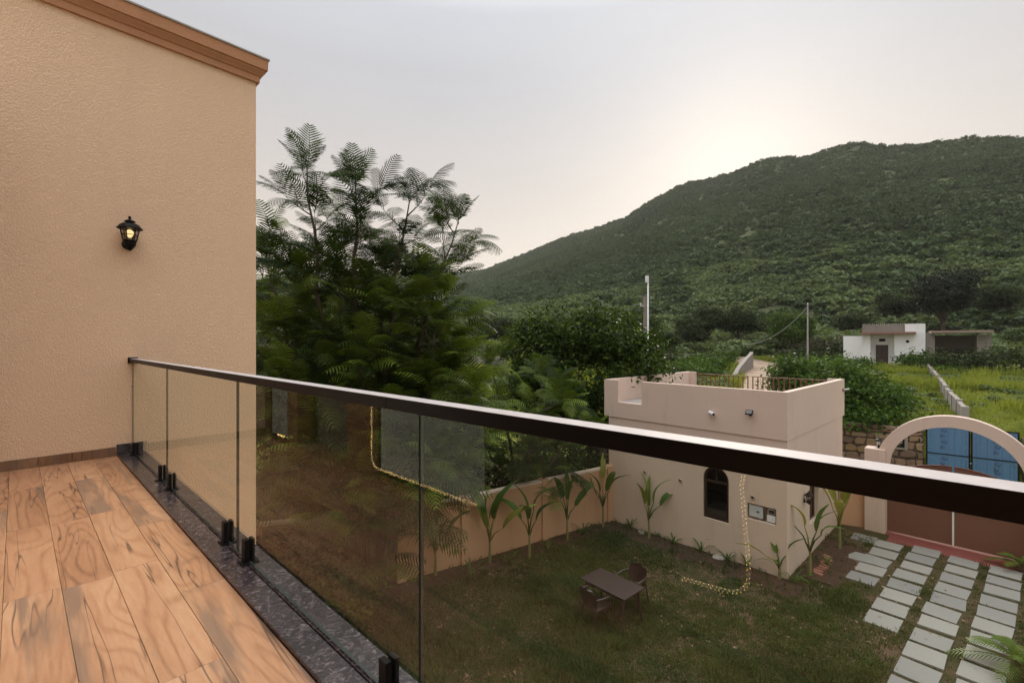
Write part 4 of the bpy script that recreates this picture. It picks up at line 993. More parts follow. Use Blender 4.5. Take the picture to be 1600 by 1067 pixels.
def feathery(name, label, loc, stems, seed, nobj, group=None, size=1.0, step=0.16, nbr=9, blen=1.3):
    """stems: lists of (x,y,z,r) relative to loc"""
    rd = random.Random(seed)
    t = thing(name, label, 'tree', loc, 0, group)
    fr = []
    tb_ = MB()
    for st in stems:
        P = [Vector(p[:3]) for p in st]; rad = [p[3] for p in st]
        Q = []; rq = []                                   # resample with a slight wander
        for i in range(len(P) - 1):
            for k in range(4):
                s = k / 4; w = Vector((rd.uniform(-1, 1), rd.uniform(-1, 1), 0)) * 0.05 * (1 if 0 < i + k else 0)
                Q.append(P[i].lerp(P[i + 1], s) + w); rq.append(rad[i] * (1 - s) + rad[i + 1] * s)
        Q.append(P[-1]); rq.append(rad[-1]); tb_.tube(Q, rq, 7)
        tot = sum((b - a).length for a, b in zip(Q, Q[1:]))
        acc = 0.0; nxt = tot * 0.30; side = rd.uniform(0, 6.28)
        for a, b in zip(Q, Q[1:]):
            L = (b - a).length; d = (b - a) / L
            while nxt < acc + L:
                p = a + d * (nxt - acc); f = nxt / tot; side += 2.4
                bl = blen * (1.15 - 0.5 * f) * rd.uniform(0.75, 1.2)
                o = Vector((math.cos(side), math.sin(side), 0)); o = (o - d * o.dot(d)).normalized()
                bd = (o * 0.9 + d * 0.55).normalized(); pts = [p]; dr = bd.copy(); m = 5
                for j in range(m):
                    dr = (dr + Vector((0, 0, 0.07 - 0.10 * j * (1 - f))) + Vector((rd.uniform(-.1, .1), rd.uniform(-.1, .1), 0))).normalized(); pts.append(pts[-1] + dr * bl / m)
                tb_.tube(pts, [max(0.006, rq[0] * 0.22 * (1 - j / (m + 1))) for j in range(m + 1)], 5)
                roll = rd.uniform(0, 6.28); k = 0.30
                while k < 1.0:
                    j = min(m - 1, int(k * m)); q = pts[j].lerp(pts[j + 1], k * m - j); dd = (pts[j + 1] - pts[j]).normalized(); roll += 2.4
                    oo = Vector((math.cos(roll), math.sin(roll), 0.35)); fd = (oo - dd * oo.dot(dd)).normalized() * 0.8 + dd * 0.75
                    fr.append((q, fd, rd.uniform(-0.35, 0.35), size * rd.uniform(0.65, 1.1), rd.randrange(4))); k += step / bl * 1.0
                for e in (-1, 0, 1):
                    fr.append((pts[-1], dr + Vector((rd.uniform(-.5, .5), rd.uniform(-.5, .5), 0.2 * e + 0.15)), rd.uniform(-.4, .4), size * rd.uniform(0.75, 1.1), rd.randrange(4)))
                nxt += tot * 0.7 / nbr
            acc += L
        for k in range(6):                                # plume at the leader
            w = 6.28 * k / 6 + rd.uniform(-.4, .4); e = rd.uniform(0.75, 1.4)
            fr.append((P[-1] - Vector((0, 0, 0.12 * rd.random())), Vector((math.cos(w) * math.cos(e), math.sin(w) * math.cos(e), math.sin(e))), rd.uniform(-.3, .3), size * rd.uniform(0.8, 1.15), 4 if k % 2 else 0))
    tb_.build('trunk', BARK, t, smooth=True, recalc=False)
    fr.sort(key=lambda x: -x[0].z + 0.25 * x[0].y)
    Vs, Fs, Ts = [], [], []; nb = 0
    for i, (p, d, roll, s, k) in enumerate(fr):
        M = Matrix.Translation(p) @ rot_from(d, roll) @ Matrix.Scale(s, 4)
        if i < nobj:
            o = bpy.data.objects.new('frond', FR_ME[k]); col.objects.link(o); o.parent = t; o.matrix_local = M
        else:
            A = np.array(M)[:3]; v = FR2[k][0] @ A[:, :3].T + A[:, 3]; Vs.append(v); Fs.append(FR2[k][1] + nb); nb += len(v); Ts.append(np.full(len(v), rd.random(), np.float32))
    if Vs:
        o = stuff(np_mesh('foliage', np.vstack(Vs), np.vstack(Fs), L_FEATHI, t))
        at = o.data.attributes.new('tone', 'FLOAT', 'POINT'); at.data.foreach_set('value', np.concatenate(Ts))
    print(name, 'fronds', len(fr))
    return t
T0 = (-3.15, 10.25, 0.0)
def S(*pts): return [(x - T0[0], y - T0[1], z, r) for x, y, z, r in pts]
feathery('feathery_tree', 'tall feathery-leaved tree with several thin stems beside the house wing', T0, [
    S((-3.2, 10.3, 0, .09), (-3.9, 10.6, 3.5, .07), (-4.6, 10.9, 7.0, .045), (-4.95, 11.1, 10.0, .015)),
    S((-3.1, 10.2, 0, .10), (-3.4, 10.5, 4.0, .08), (-3.7, 10.8, 7.2, .045), (-3.75, 11.0, 9.6, .015)),
    S((-3.0, 10.2, 0, .09), (-2.9, 10.5, 4.0, .07), (-2.9, 11.0, 6.8, .045), (-2.5, 11.2, 9.2, .015)),
    S((-2.95, 10.2, 0, .08), (-2.5, 10.6, 3.5, .06), (-2.1, 11.2, 6.4, .04), (-1.35, 11.6, 8.85, .012)),
    S((-3.0, 10.1, 0, .07), (-2.2, 10.2, 3.2, .05), (-1.9, 10.6, 5.0, .035), (-1.75, 11.0, 6.7, .012)),
    S((-3.2, 10.1, 0, .07), (-4.2, 10.4, 3.2, .05), (-5.2, 10.8, 5.6, .035), (-5.9, 11.0, 7.8, .012)),
    S((-3.3, 10.4, 0, .07), (-4.4, 11.2, 3.0, .05), (-5.6, 11.8, 5.0, .035), (-6.6, 12.2, 6.8, .012)),
    S((-3.3, 10.5, 0, .07), (-3.4, 11.6, 3.2, .05), (-3.6, 12.4, 5.8, .035), (-3.2, 13.0, 8.0, .012)),
    S((-3.0, 10.3, 0, .06), (-2.4, 11.2, 2.8, .045), (-2.0, 11.8, 4.2, .03), (-1.5, 12.2, 5.0, .012)),
    S((-3.0, 10.0, 0, .05), (-2.6, 9.9, 2.0, .04), (-2.1, 9.8, 3.0, .025), (-1.5, 9.75, 3.1, .010)),
    S((-3.2, 10.0, 0, .05), (-3.6, 9.9, 2.2, .04), (-4.2, 9.8, 3.6, .025), (-4.8, 9.8, 4.6, .010)),
    S((-3.0, 10.1, 0, .05), (-2.6, 10.1, 2.4, .04), (-1.8, 10.2, 3.9, .025), (-0.9, 10.4, 4.6, .010)),
    S((-3.1, 10.3, 0, .06), (-3.6, 10.9, 3.6, .05), (-4.2, 11.3, 6.0, .03), (-4.35, 11.4, 8.0, .012)),
    S((-3.0, 10.3, 0, .06), (-3.1, 10.8, 3.6, .05), (-3.2, 11.3, 5.8, .03), (-3.15, 11.4, 7.6, .012)),
    S((-3.0, 10.3, 0, .06), (-2.6, 10.9, 3.4, .05), (-2.4, 11.4, 5.4, .03), (-2.2, 11.6, 7.4, .012)),
    S((-3.2, 10.3, 0, .06), (-4.3, 10.9, 3.2, .05), (-5.2, 11.2, 5.2, .03), (-5.4, 11.4, 7.2, .012)),
    S((-3.0, 10.3, 0, .06), (-2.2, 10.8, 3.0, .05), (-1.9, 11.2, 4.4, .03), (-1.75, 11.4, 5.8, .012)),
], 21, 300, None, 0.92, 0.155, 18, 1.15)
T0 = (-7.2, 14.0, 0.3)
feathery('feathery_tree', 'darker feathery tree behind the wall, half hidden by the house wing', T0, [
    S((-7.2, 14, 0, .09), (-7.4, 14.2, 3.5, .06), (-7.9, 14.5, 6.0, .03), (-8.0, 14.7, 8.3, .012)),
    S((-7.1, 14, 0, .08), (-6.6, 14.2, 3.2, .05), (-5.9, 14.4, 5.4, .03), (-5.2, 14.6, 7.0, .012)),
    S((-7.0, 14, 0, .08), (-5.8, 14.0, 2.6, .05), (-4.8, 14.0, 4.2, .03), (-3.9, 14.2, 5.4, .012)),
    S((-7.3, 14, 0, .08), (-6.4, 13.4, 2.4, .05), (-5.6, 13.0, 3.8, .03), (-5.0, 12.8, 4.8, .012)),
], 22, 0, None, 1.05, 0.17, 12, 1.5)
T0 = (-0.7, 13.3, 0.1)
feathery('feathery_tree', 'low spreading feathery tree leaning over the boundary wall', T0, [
    S((0.3, 13.9, 0, .06), (0.4, 13.9, 2.0, .05), (0.9, 13.8, 3.6, .03), (1.4, 13.6, 3.9, .01)),
    S((0.3, 13.9, 0, .06), (0.0, 14.0, 2.2, .05), (-0.4, 14.0, 4.0, .03), (-0.7, 14.0, 5.0, .01)),
    S((0.3, 13.9, 0, .05), (0.9, 13.7, 1.8, .04), (1.7, 13.5, 2.8, .025), (2.3, 13.7, 2.9, .01)),
    S((0.3, 13.9, 0, .05), (0.6, 14.3, 2.4, .04), (0.9, 14.6, 3.6, .025), (1.0, 14.8, 4.6, .01)),
    S((0.3, 13.9, 0, .05), (-0.4, 13.6, 1.8, .04), (-1.0, 13.4, 3.0, .025), (-1.5, 13.3, 3.8, .01)),
], 23, 0, None, 0.85, 0.17, 9, 1.0)

# ================================================================== LEAFY TREES AND BUSHES
def leaves_np(C, N, size, r, asp=0.42):
    """one folded rhombic leaf (2 tris as quad strip) per centre: C (n,3), N (n,3) facing"""
    n = len(C)
    N = N / np.linalg.norm(N, axis=1, keepdims=True)
    a = r.normal(size=(n, 3)); a -= (a * N).sum(1, keepdims=True) * N; a /= np.linalg.norm(a, axis=1, keepdims=True)
    b = np.cross(N, a); s = (size * r.uniform(0.6, 1.25, n))[:, None]
    V = np.stack([C - a * s * 0.5, C + b * s * asp * 0.5 + N * s * 0.08, C + a * s * 0.5 - N * s * 0.10, C - b * s * asp * 0.5 + N * s * 0.08], 1).reshape(-1, 3)
    F = np.arange(4 * n).reshape(-1, 4)
    return V, F
def crown_np(lobes, nclump, nleaf, size, r, clump=0.35, asp=0.42, hollow=0.55, flat=1.0):
    """lobes: (x,y,z,rx,ry,rz). Leaf clumps spread through the outer part of every lobe"""
    vol = np.array([l[3] * l[4] * l[5] for l in lobes]) ** 0.67; cnt = np.maximum(2, (vol / vol.sum() * nclump).astype(int))
    Cs, Ns = [], []
    for l, k in zip(lobes, cnt):
        d = r.normal(size=(k, 3)); d /= np.linalg.norm(d, axis=1, keepdims=True)
        rad = (hollow + (1.04 - hollow) * r.random(k) ** 0.6) * (1 + 0.16 * np.sin(d[:, 0] * 5 + l[0]) * np.cos(d[:, 1] * 4 + l[1] + d[:, 2] * 3))
        cc = np.array(l[:3]) + d * np.array(l[3:6]) * rad[:, None]
        off = r.normal(size=(k, nleaf, 3)) * np.array([clump, clump, clump * 0.7 * flat]) * r.uniform(0.6, 1.3, (k, 1, 1))
        nn = d[:, None, :] * 0.5 + r.normal(size=(k, nleaf, 3)) * 0.55 + np.array([0, 0, 0.55])
        Cs.append((cc[:, None, :] + off).reshape(-1, 3)); Ns.append(nn.reshape(-1, 3))
    return leaves_np(np.vstack(Cs), np.vstack(Ns), size, r, asp)
def leafy(name, label, cat, loc, lobes, nclump, nleaf, size, mat, limbs=(), seed=0, group=None, clump=0.35, asp=0.42, bark=BARK, hollow=0.5, z=None):
    r = np.random.default_rng(seed + 100)
    z = gz(loc[0], loc[1]) if z is None else z
    t = thing(name, label, cat, (loc[0], loc[1], z), 0, group)
    if limbs:
        b = MB()
        for pts, r0, r1 in limbs:
            n = len(pts); b.tube(pts, [r0 + (r1 - r0) * i / (n - 1) for i in range(n)], 8)
        b.build('trunk', bark, t, smooth=True, recalc=False)
    V, F = crown_np(lobes, nclump, nleaf, size, r, clump, asp, hollow)
    V[:, 2] = np.maximum(V[:, 2], -0.15)
    stuff(np_mesh('foliage', V, F, mat, t))
    return t
# dense glossy tree left of the gatehouse
leafy('leafy_tree', 'dense dark glossy-leaved tree crowding the gatehouse parapet', 'tree', (3.0, 18.0), [
    (-1.9, 0, 5.0, 1.3, 1.6, 1.25), (-0.7, 0.2, 6.0, 1.4, 1.6, 1.15), (0.8, 0, 6.1, 1.4, 1.5, 1.15), (1.7, -0.3, 5.0, 1.15, 1.3, 1.3), (0.2, -0.5, 4.4, 2.2, 1.5, 1.5), (-1.7, 0.3, 3.3, 1.5, 1.4, 1.4), (0.2, 0.6, 2.6, 1.9, 1.4, 1.2), (-2.4, 0.2, 6.0, 0.75, 0.9, 0.7), (2.1, 0, 3.7, 0.9, 0.9, 1.0), (-0.9, -0.4, 1.6, 1.8, 1.2, 1.0)],
    560, 60, 0.20, L_GLOSSY, [([(0.6, -0.9, 0), (0.35, -0.9, 1.6), (0.9, -0.6, 3.2), (1.0, -0.3, 5.2)], .19, .06), ([(0.4, -0.9, 1.7), (-0.7, -0.5, 3.1), (-1.4, 0, 5.0)], .12, .03), ([(0.85, -0.6, 3.0), (1.7, -0.3, 4.0), (2.0, 0, 5.0)], .10, .03)], 1, clump=0.30, bark=PALEBARK)
# undergrowth behind the boundary wall and by the road
for i, (x, y, w, h, lab, mt) in enumerate((
        (1.2, 15.8, 1.3, 1.9, 'leafy shrub behind the boundary wall below the dense glossy tree', L_BUSH), (-1.4, 14.6, 1.4, 2.2, 'dark shrub behind the boundary wall beside the feathery tree', L_GLOSSY),
        (-4.4, 13.4, 1.7, 2.4, 'dark shrub behind the wall seen between the feathery tree stems', L_GLOSSY), (-8.6, 12.4, 1.8, 2.4, 'dark shrub behind the wall next to the house wing', L_GLOSSY),
        (-6.3, 12.6, 1.5, 1.9, 'mid-green shrub filling the gap behind the wall near the house wing', L_BUSH), (-3.2, 18.0, 2.2, 3.0, 'tall dark shrub standing further back behind the feathery tree', L_GLOSSY), (-9.5, 18.5, 3.0, 4.6, 'big dark bush behind the feathery tree by the house wing', L_GLOSSY), (-4.6, 9.75, 0.8, 1.5, 'dark shrub inside the garden wall left of the feathery tree stems', L_GLOSSY), (-6.1, 9.35, 0.9, 1.7, 'dark shrub inside the garden wall close to the house wing', L_GLOSSY), (-3.6, 9.4, 0.6, 1.0, 'low leafy shrub right under the feathery tree stems', L_BUSH), (-5.3, 8.6, 0.7, 0.9, 'low leafy shrub on the bare soil below the terrace corner', L_BUSH), (3.0, 17.4, 1.2, 1.6, 'bright shrub at the foot of the dense glossy tree', L_BUSH))):
    leafy('shrub', lab, 'shrub', (x, y), [(0, 0, h * 0.5, w, w * 0.8, h * 0.5), (w * 0.5, 0.2, h * 0.62, w * 0.6, w * 0.6, h * 0.36), (-w * 0.5, -0.1, h * 0.6, w * 0.6, w * 0.5, h * 0.34)], 110, 42, 0.15, mt, (), 20 + i, 'shrubs behind the boundary wall', clump=0.25)
# bush beyond the right side of the gatehouse
leafy('leafy_bush', 'big broad-leaved bush growing over the stone wall behind the gatehouse', 'bush', (17.6, 23.6), [(-1.6, 0, 1.5, 1.6, 1.4, 1.5), (0.3, -0.6, 1.1, 1.6, 1.5, 1.3), (-2.7, 0.8, 1.7, 1.2, 1.4, 1.5), (-0.8, -1.8, 0.3, 1.5, 1.2, 0.8), (0.0, 0.8, 1.7, 1.1, 1.1, 1.0)], 300, 48, 0.22, L_BUSH, (), 40, clump=0.3, asp=0.55)
leafy('leafy_bush', 'rounded leafy bush beside the dirt road just past the gatehouse roof', 'bush', (23.4, 34.0), [(0, 0, 1.1, 2.0, 1.8, 1.2), (-1.6, 0.3, 0.8, 1.4, 1.4, 0.9), (1.6, 0, 0.9, 1.5, 1.4, 1.0)], 150, 40, 0.26, L_BUSH, (), 41, clump=0.33, asp=0.5)
def bush_at(px, D, w, h, lab, seed, mat=L_BUSH, name='field_bush', size=None, group='bushes in the field', dz=0.0, n=60, cat='bush'):
    x = (px - 800) / 718 * D; lf = size or 0.006 * D + 0.08
    return leafy(name, lab, cat, (x, D), [(0, 0, h * 0.45, w * 0.5, w * 0.5, h * 0.5), (w * 0.28, 0, h * 0.6, w * 0.32, w * 0.3, h * 0.36), (-w * 0.26, 0.1, h * 0.5, w * 0.34, w * 0.3, h * 0.36)], n, 26, lf, mat, (), seed, group, clump=0.10 * w)
BUSHES = [
    (1430, 52.5, 3.6, 2.2, 'dark green bush in front of the white house wall', L_BUSH), (1498, 48.5, 4.4, 2.5, 'grey-green feathery bush in front of the shed', L_ACACIA), (1475, 47, 2.6, 1.0, 'low bush where the field wall meets the house', L_BUSH),
    (1572, 46.5, 5.0, 3.0, 'wide bush at the right end of the shed', L_ACACIA), (1596, 60, 5.0, 3.6, 'tall bush at the right edge behind the shed bush', L_ACACIA), (1360, 52, 2.2, 1.2, 'small bush below the white house steps', L_BUSH), (1385, 50, 1.8, 0.8, 'low weeds bush under the white house door', L_BUSH),
    (1335, 50, 3.5, 1.9, 'bush left of the white house by the low annex', L_BUSH), (1310, 62, 4.5, 3.2, 'dark bush behind the annex of the white house', L_ACACIA), (1285, 44, 4.2, 2.0, 'bush on the right bank of the dirt road', L_BUSH), (1258, 48, 3.2, 1.6, 'smaller bush beyond it on the right bank of the dirt road', L_BUSH),
    (1105, 50, 4.6, 2.0, 'rounded bush left of the roadside stone wall', L_BUSH), (1085, 46, 3.6, 1.5, 'low bush at the foot of the roadside stone wall', L_BUSH), (1080, 54, 3.8, 2.0, 'bush in the middle of the left field', L_BUSH), (1062, 42, 2.2, 1.3, 'small dark bush on the green strip left of the road', L_ACACIA),
    (1040, 60, 4.2, 2.2, 'bush before the grey field wall at the left', L_ACACIA), (1100, 60, 4.0, 2.1, 'bush before the grey field wall at the middle', L_ACACIA), (1122, 66, 4.2, 1.8, 'bush beside the bend of the dirt road', L_BUSH), (1022, 34, 2.4, 2.0, 'leafy bush at the foot of the white pole', L_BUSH),
    (1206, 76, 5.5, 2.4, 'dark bush where the dirt road disappears', L_ACACIA), (1250, 62, 5.0, 2.4, 'dark bush under the right hand utility pole', L_ACACIA), (760, 30, 3.0, 1.6, 'field bush glimpsed left of the dense tree', L_BUSH), (700, 34, 3.4, 1.8, 'field bush behind the feathery tree', L_BUSH), (1395, 25.5, 1.8, 1.3, 'leafy sprig bush on top of the stone wall', L_BUSH)]
for i, (px, D, w, h, lab, mt) in enumerate(BUSHES): bush_at(px, D, w, h, lab, 50 + i, mt)
L_DARK = m_leaf('dark_tree_leaf', (0.003, 0.006, 0.002), (0.020, 0.030, 0.006), 0.10, 0.5, True)
# acacia-like trees at the foot of the hill
def field_tree(px, D, H, W, lab, seed, mat=L_ACACIA, dz=0.0, trunk=0.34, dense=1.0, lsz=None):
    x = (px - 800) / 718 * D; rd = random.Random(seed); cz = H * 0.66; lob = []
    for k in range(9):
        a = 2.4 * k; q = W * 0.30 * (0.4 + 0.6 * rd.random()); lob.append((q * math.cos(a), q * math.sin(a), cz + rd.uniform(-0.16, 0.22) * H, W * rd.uniform(.17, .27), W * rd.uniform(.17, .27), H * rd.uniform(.10, .17)))
    lob.append((0, 0, cz, W * 0.30, W * 0.3, H * 0.24))
    limbs = [([(0, 0, -0.2), (0.02 * W, 0, H * 0.25), (0, 0.02 * W, H * 0.6)], H * 0.032, H * 0.015)]
    for k in range(5):
        l = lob[k]; limbs.append(([(0.02 * W, 0, H * 0.26), (l[0] * 0.5, l[1] * 0.5, H * 0.42), (l[0], l[1], l[2])], H * 0.018, H * 0.006))
    return leafy('field_tree', lab, 'tree', (x, D), lob, int(230 * dense), 40, lsz or (0.0052 * D), mat, limbs, seed, 'trees at the foot of the hill', clump=W * 0.06, hollow=0.35)
for i, a in enumerate([
        (1472, 78, 12.6, 11.5, 'big dark round-headed tree rising behind the shed', L_DARK, 2.2), (1000, 60, 8.0, 7.6, 'dark tree behind the white pole', L_GLOSSY), (1105, 84, 8.6, 8.4, 'tallest dark tree in the row at the foot of the hill', L_ACACIA),
        (1078, 80, 6.0, 6.0, 'shorter tree joined to the tallest in the row', L_ACACIA), (1152, 82, 7.2, 8.2, 'spreading tree right of the tallest in the row', L_ACACIA), (1236, 66, 6.8, 7.6, 'leafy tree behind the utility pole with the sagging wire', L_BUSH), (1034, 74, 4.6, 6.0, 'small round tree right of the white pole', L_ACACIA),
        (1186, 92, 5.0, 6.5, 'pale small tree at the end of the row by the hill', L_ACACIA), (1400, 92, 6.0, 8.0, 'low spreading tree behind the white house roof', L_ACACIA), (1330, 88, 5.2, 8.0, 'low tree on the slope left of the white house', L_ACACIA), (1560, 84, 6.0, 8.0, 'low tree on the slope right of the round-headed tree', L_ACACIA),
        (880, 78, 7.0, 7.5, 'tree at the hill foot behind the dense glossy tree', L_ACACIA), (770, 90, 6.0, 8.0, 'tree at the hill foot right of the feathery tree', L_ACACIA), (640, 70, 8.0, 8.0, 'tree seen through the feathery tree', L_ACACIA), (500, 60, 7.0, 8.0, 'tree behind the feathery tree near the house wing', L_ACACIA)]):
    field_tree(*a[:5], 200 + i, a[5], dense=a[6] if len(a) > 6 else 1.3)

# ================================================================== SCATTERED COVER (geometry nodes, one object each)
def scatter(name, P, S, RZ, IDX, templates, label, cat):
    me = bpy.data.meshes.new(name); me.vertices.add(len(P)); me.vertices.foreach_set('co', np.asarray(P, np.float32).ravel())
    for nm, ty, dat in (('size', 'FLOAT', S), ('turn', 'FLOAT', RZ), ('kind_no', 'INT', IDX)):
        a = me.attributes.new(nm, ty, 'POINT'); a.data.foreach_set('value', np.asarray(dat, np.float32 if ty == 'FLOAT' else np.int32))
    me.update()
    o = bpy.data.objects.new(name, me); col.objects.link(o)
    ng = bpy.data.node_groups.new(name + '_nodes', 'GeometryNodeTree')
    ng.interface.new_socket('Geometry', in_out='INPUT', socket_type='NodeSocketGeometry'); ng.interface.new_socket('Geometry', in_out='OUTPUT', socket_type='NodeSocketGeometry')
    N = ng.nodes; L = ng.links; gi = N.new('NodeGroupInput'); go = N.new('NodeGroupOutput'); jn = N.new('GeometryNodeJoinGeometry')
    def attr(nm, ty):
        x = N.new('GeometryNodeInputNamedAttribute'); x.data_type = ty; x.inputs[0].default_value = nm; return next(s for s in x.outputs if s.enabled and s.name == 'Attribute')
    sz, tn, kn = attr('size', 'FLOAT'), attr('turn', 'FLOAT'), attr('kind_no', 'INT')
    rot = N.new('ShaderNodeCombineXYZ'); L.new(tn, rot.inputs[2])
    for k, tm in enumerate(templates):
        cmp_ = N.new('FunctionNodeCompare'); cmp_.data_type = 'INT'; cmp_.operation = 'EQUAL'
        ins = [s for s in cmp_.inputs if s.enabled and s.type == 'INT']; L.new(kn, ins[0]); ins[1].default_value = k
        oi = N.new('GeometryNodeObjectInfo'); oi.inputs['Object'].default_value = tm; oi.inputs['As Instance'].default_value = False
        ip_ = N.new('GeometryNodeInstanceOnPoints'); L.new(gi.outputs[0], ip_.inputs['Points']); L.new(cmp_.outputs[0], ip_.inputs['Selection'])
        L.new(oi.outputs['Geometry'], ip_.inputs['Instance']); L.new(rot.outputs[0], ip_.inputs['Rotation']); L.new(sz, ip_.inputs['Scale']); L.new(ip_.outputs[0], jn.inputs[0])
    L.new(jn.outputs[0], go.inputs[0])
    md = o.modifiers.new('scatter', 'NODES'); md.node_group = ng
    tag(o, label, cat); return stuff(o)
def template(name, V, F, mat):
    me = np_mesh('_' + name, V, F, mat); return bpy.data.objects.new(name, me)      # not linked: only its mesh is used
rs = np.random.default_rng(5)
# hillside scrub
scr = []
for k in range(4):
    lobes = [(0, 0, 0.26, 0.48, 0.48, 0.26)] + [(rs.uniform(-.38, .38), rs.uniform(-.38, .38), rs.uniform(.22, .46), rs.uniform(.2, .34), rs.uniform(.2, .34), rs.uniform(.10, .18)) for _ in range(4)]
    V, F = crown_np(lobes, 34, 5, 0.24, rs, clump=0.09, asp=0.8, hollow=0.5); scr.append(template('scrub', V, F, L_SCRUB))
def hill_points(n, az0, az1, r0, r1):
    az = rs.uniform(az0, az1, n); r = np.sqrt(rs.uniform(r0 * r0, r1 * r1, n)); a = np.radians(az)
    return r * np.sin(a), r * np.cos(a), r, az
X, Y, Rr, AZ = hill_points(142000, -36, 74, 108, 900)
D_ = np.interp(AZ, HA, HD)
dens = 0.50 + 0.50 * fbm(X, Y, 4, 0.035, 0.7) + 0.15
keep = (Rr < D_ + 12) & (rs.random(len(X)) < np.clip(dens, 0.5, 1) * np.clip(330 / Rr, 0.45, 1)); X, Y, Rr = X[keep], Y[keep], Rr[keep]
S_ = rs.uniform(1.8, 4.4, len(X)) * (1 + 0.5 * (rs.random(len(X)) > 0.95))
scatter('hill_scrub', np.stack([X, Y, ground_z(X, Y) - 0.25], 1), S_, rs.uniform(0, 6.28, len(X)), rs.integers(0, 4, len(X)), scr, 'green thorny scrub covering the hillside', 'scrub')
print('scrub', len(X))
fsc = []
for tm in scr:
    me_ = tm.data.copy(); me_.materials.clear(); me_.materials.append(L_FOOT); fsc.append(bpy.data.objects.new('scrub_pale', me_))
# lower slope and hill-foot scrub, smaller and denser
X, Y, Rr, AZ = hill_points(11500, -36, 74, 80, 190)
dr = fbm(X, Y, 3, 0.11, 0.2); keep = (dr > -0.15) & (np.hypot(X - 70, Y - 75) > 7.5); X, Y = X[keep], Y[keep]
scatter('foot_scrub', np.stack([X, Y, ground_z(X, Y) - 0.1], 1), rs.uniform(1.4, 4.6, len(X)), rs.uniform(0, 6.28, len(X)), rs.integers(0, 4, len(X)), fsc, 'low green scrub along the foot of the hill', 'scrub')
dry = []
for k in range(3):
    n = 46; C = rs.normal(size=(n, 3)) * np.array([.25, .25, 0.2]) + np.array([0, 0, 0.45]); nn = rs.normal(size=(n, 3)) * np.array([1, 1, .3]); V, F = leaves_np(C, nn, 0.5, rs, 0.10); dry.append(template('dry_brush', V, F, L_DRY))
X, Y, Rr, AZ = hill_points(5200, -32, 44, 82, 112)
keep = fbm(X, Y, 3, 0.07, 1.9) > -0.1; X, Y = X[keep], Y[keep]
scatter('dry_brush', np.stack([X, Y, ground_z(X, Y) - 0.05], 1), rs.uniform(1.2, 2.6, len(X)), rs.uniform(0, 6.28, len(X)), rs.integers(0, 3, len(X)), dry, 'leafless purple-brown brush below the hill', 'brush')
# field grass
def tuft(n, h, spread, w, r, lean=0.5):
    V = []; F = []
    for k in range(n):
        a = r.uniform(0, 6.28); b = np.array([r.normal() * spread, r.normal() * spread, -0.03]); hh = h * r.uniform(0.5, 1.15); ln = lean * r.uniform(0.2, 1.0) * hh
        d = np.array([math.cos(a), math.sin(a), 0]); s = np.array([-math.sin(a), math.cos(a), 0]) * w * r.uniform(.7, 1.2)
        m = b + d * ln * 0.35 + np.array([0, 0, hh * 0.62]); t_ = b + d * ln + np.array([0, 0, hh]); i = len(V)
        V += [b - s, b + s, m + s * 0.75, m - s * 0.75, t_]; F += [(i, i + 1, i + 2, i + 3), (i + 3, i + 2, i + 4, i + 4)]
    F2 = [f if f[2] != f[3] else (f[0], f[1], f[2], f[2]) for f in F]
    return V, F2
def tuft_obj(name, n, h, spread, w, mat, lean=0.5):
    V, F = tuft(n, h, spread, w, rs, lean)
    b = MB(); b.v = [tuple(v) for v in V]; b.f = [f if f[2] != f[3] else f[:3] for f in F]; b.m = [0] * len(F)
    me = bpy.data.meshes.new('_' + name); me.from_pydata(b.v, [], b.f); me.update(); me.materials.append(mat)
    return bpy.data.objects.new(name, me)
fg = [tuft_obj('field_tuft', 16, 0.42, 0.20, 0.024, L_FIELD, 0.9) for _ in range(3)] + [tuft_obj('tall_tuft', 12, 0.75, 0.16, 0.024, L_FIELD, 0.5), tuft_obj('straw_tuft', 9, 0.8, 0.12, 0.015, L_STRAW, 0.6)]
ROADP = [(15.5, 27.0), (20.5, 36.0), (25.0, 44.0), (28.6, 51.5), (32.4, 59.0), (34.6, 66.0), (33.0, 74.0), (27.0, 82.0)]
def road_dist(X, Y):
    d = np.full(len(X), 1e9)
    for (x0, y0), (x1, y1) in zip(ROADP, ROADP[1:]):
        dx, dy = x1 - x0, y1 - y0; t = np.clip(((X - x0) * dx + (Y - y0) * dy) / (dx * dx + dy * dy), 0, 1); d = np.minimum(d, np.hypot(X - x0 - t * dx, Y - y0 - t * dy))
    return d
n = 54000
az = np.radians(rs.uniform(-32, 64, n)); r = 20 + (80 - 20) * rs.random(n) ** 1.0; X, Y = r * np.sin(az), r * np.cos(az)
w = X * ENX + Y * ENY
ok = (road_dist(X, Y) > 2.6) & ((w > 26.9) | ((X < 12) & (w > 20.5))) & (rs.random(n) < 0.75 + 0.5 * fbm(X, Y, 3, 0.25)) & ~(((X - 46.6) * 0.768 - (Y - 56) * 0.64 > -8) & ((X - 46.6) * 0.768 - (Y - 56) * 0.64 < 15) & ((X - 46.6) * 0.64 + (Y - 56) * 0.768 > -1) & ((X - 46.6) * 0.64 + (Y - 56) * 0.768 < 6))
X, Y, r = X[ok], Y[ok], r[ok]
patch = fbm(X, Y, 3, 0.18, 3.1)
idx = np.where(patch > 0.42, 3, np.where((patch < -0.45) & (rs.random(len(X)) < 0.4), 4, rs.integers(0, 3, len(X))))
scatter('field_grass', np.stack([X, Y, ground_z(X, Y)], 1), rs.uniform(0.65, 1.3, len(X)) * (0.8 + 0.008 * r), rs.uniform(0, 6.28, len(X)), idx, fg, 'long bright green grass of the field beyond the stone wall', 'grass')
print('field tufts', len(X))
n = 1500; az = np.radians(rs.uniform(-30, 50, n)); r = 26 + 50 * rs.random(n); X, Y = r * np.sin(az), r * np.cos(az)
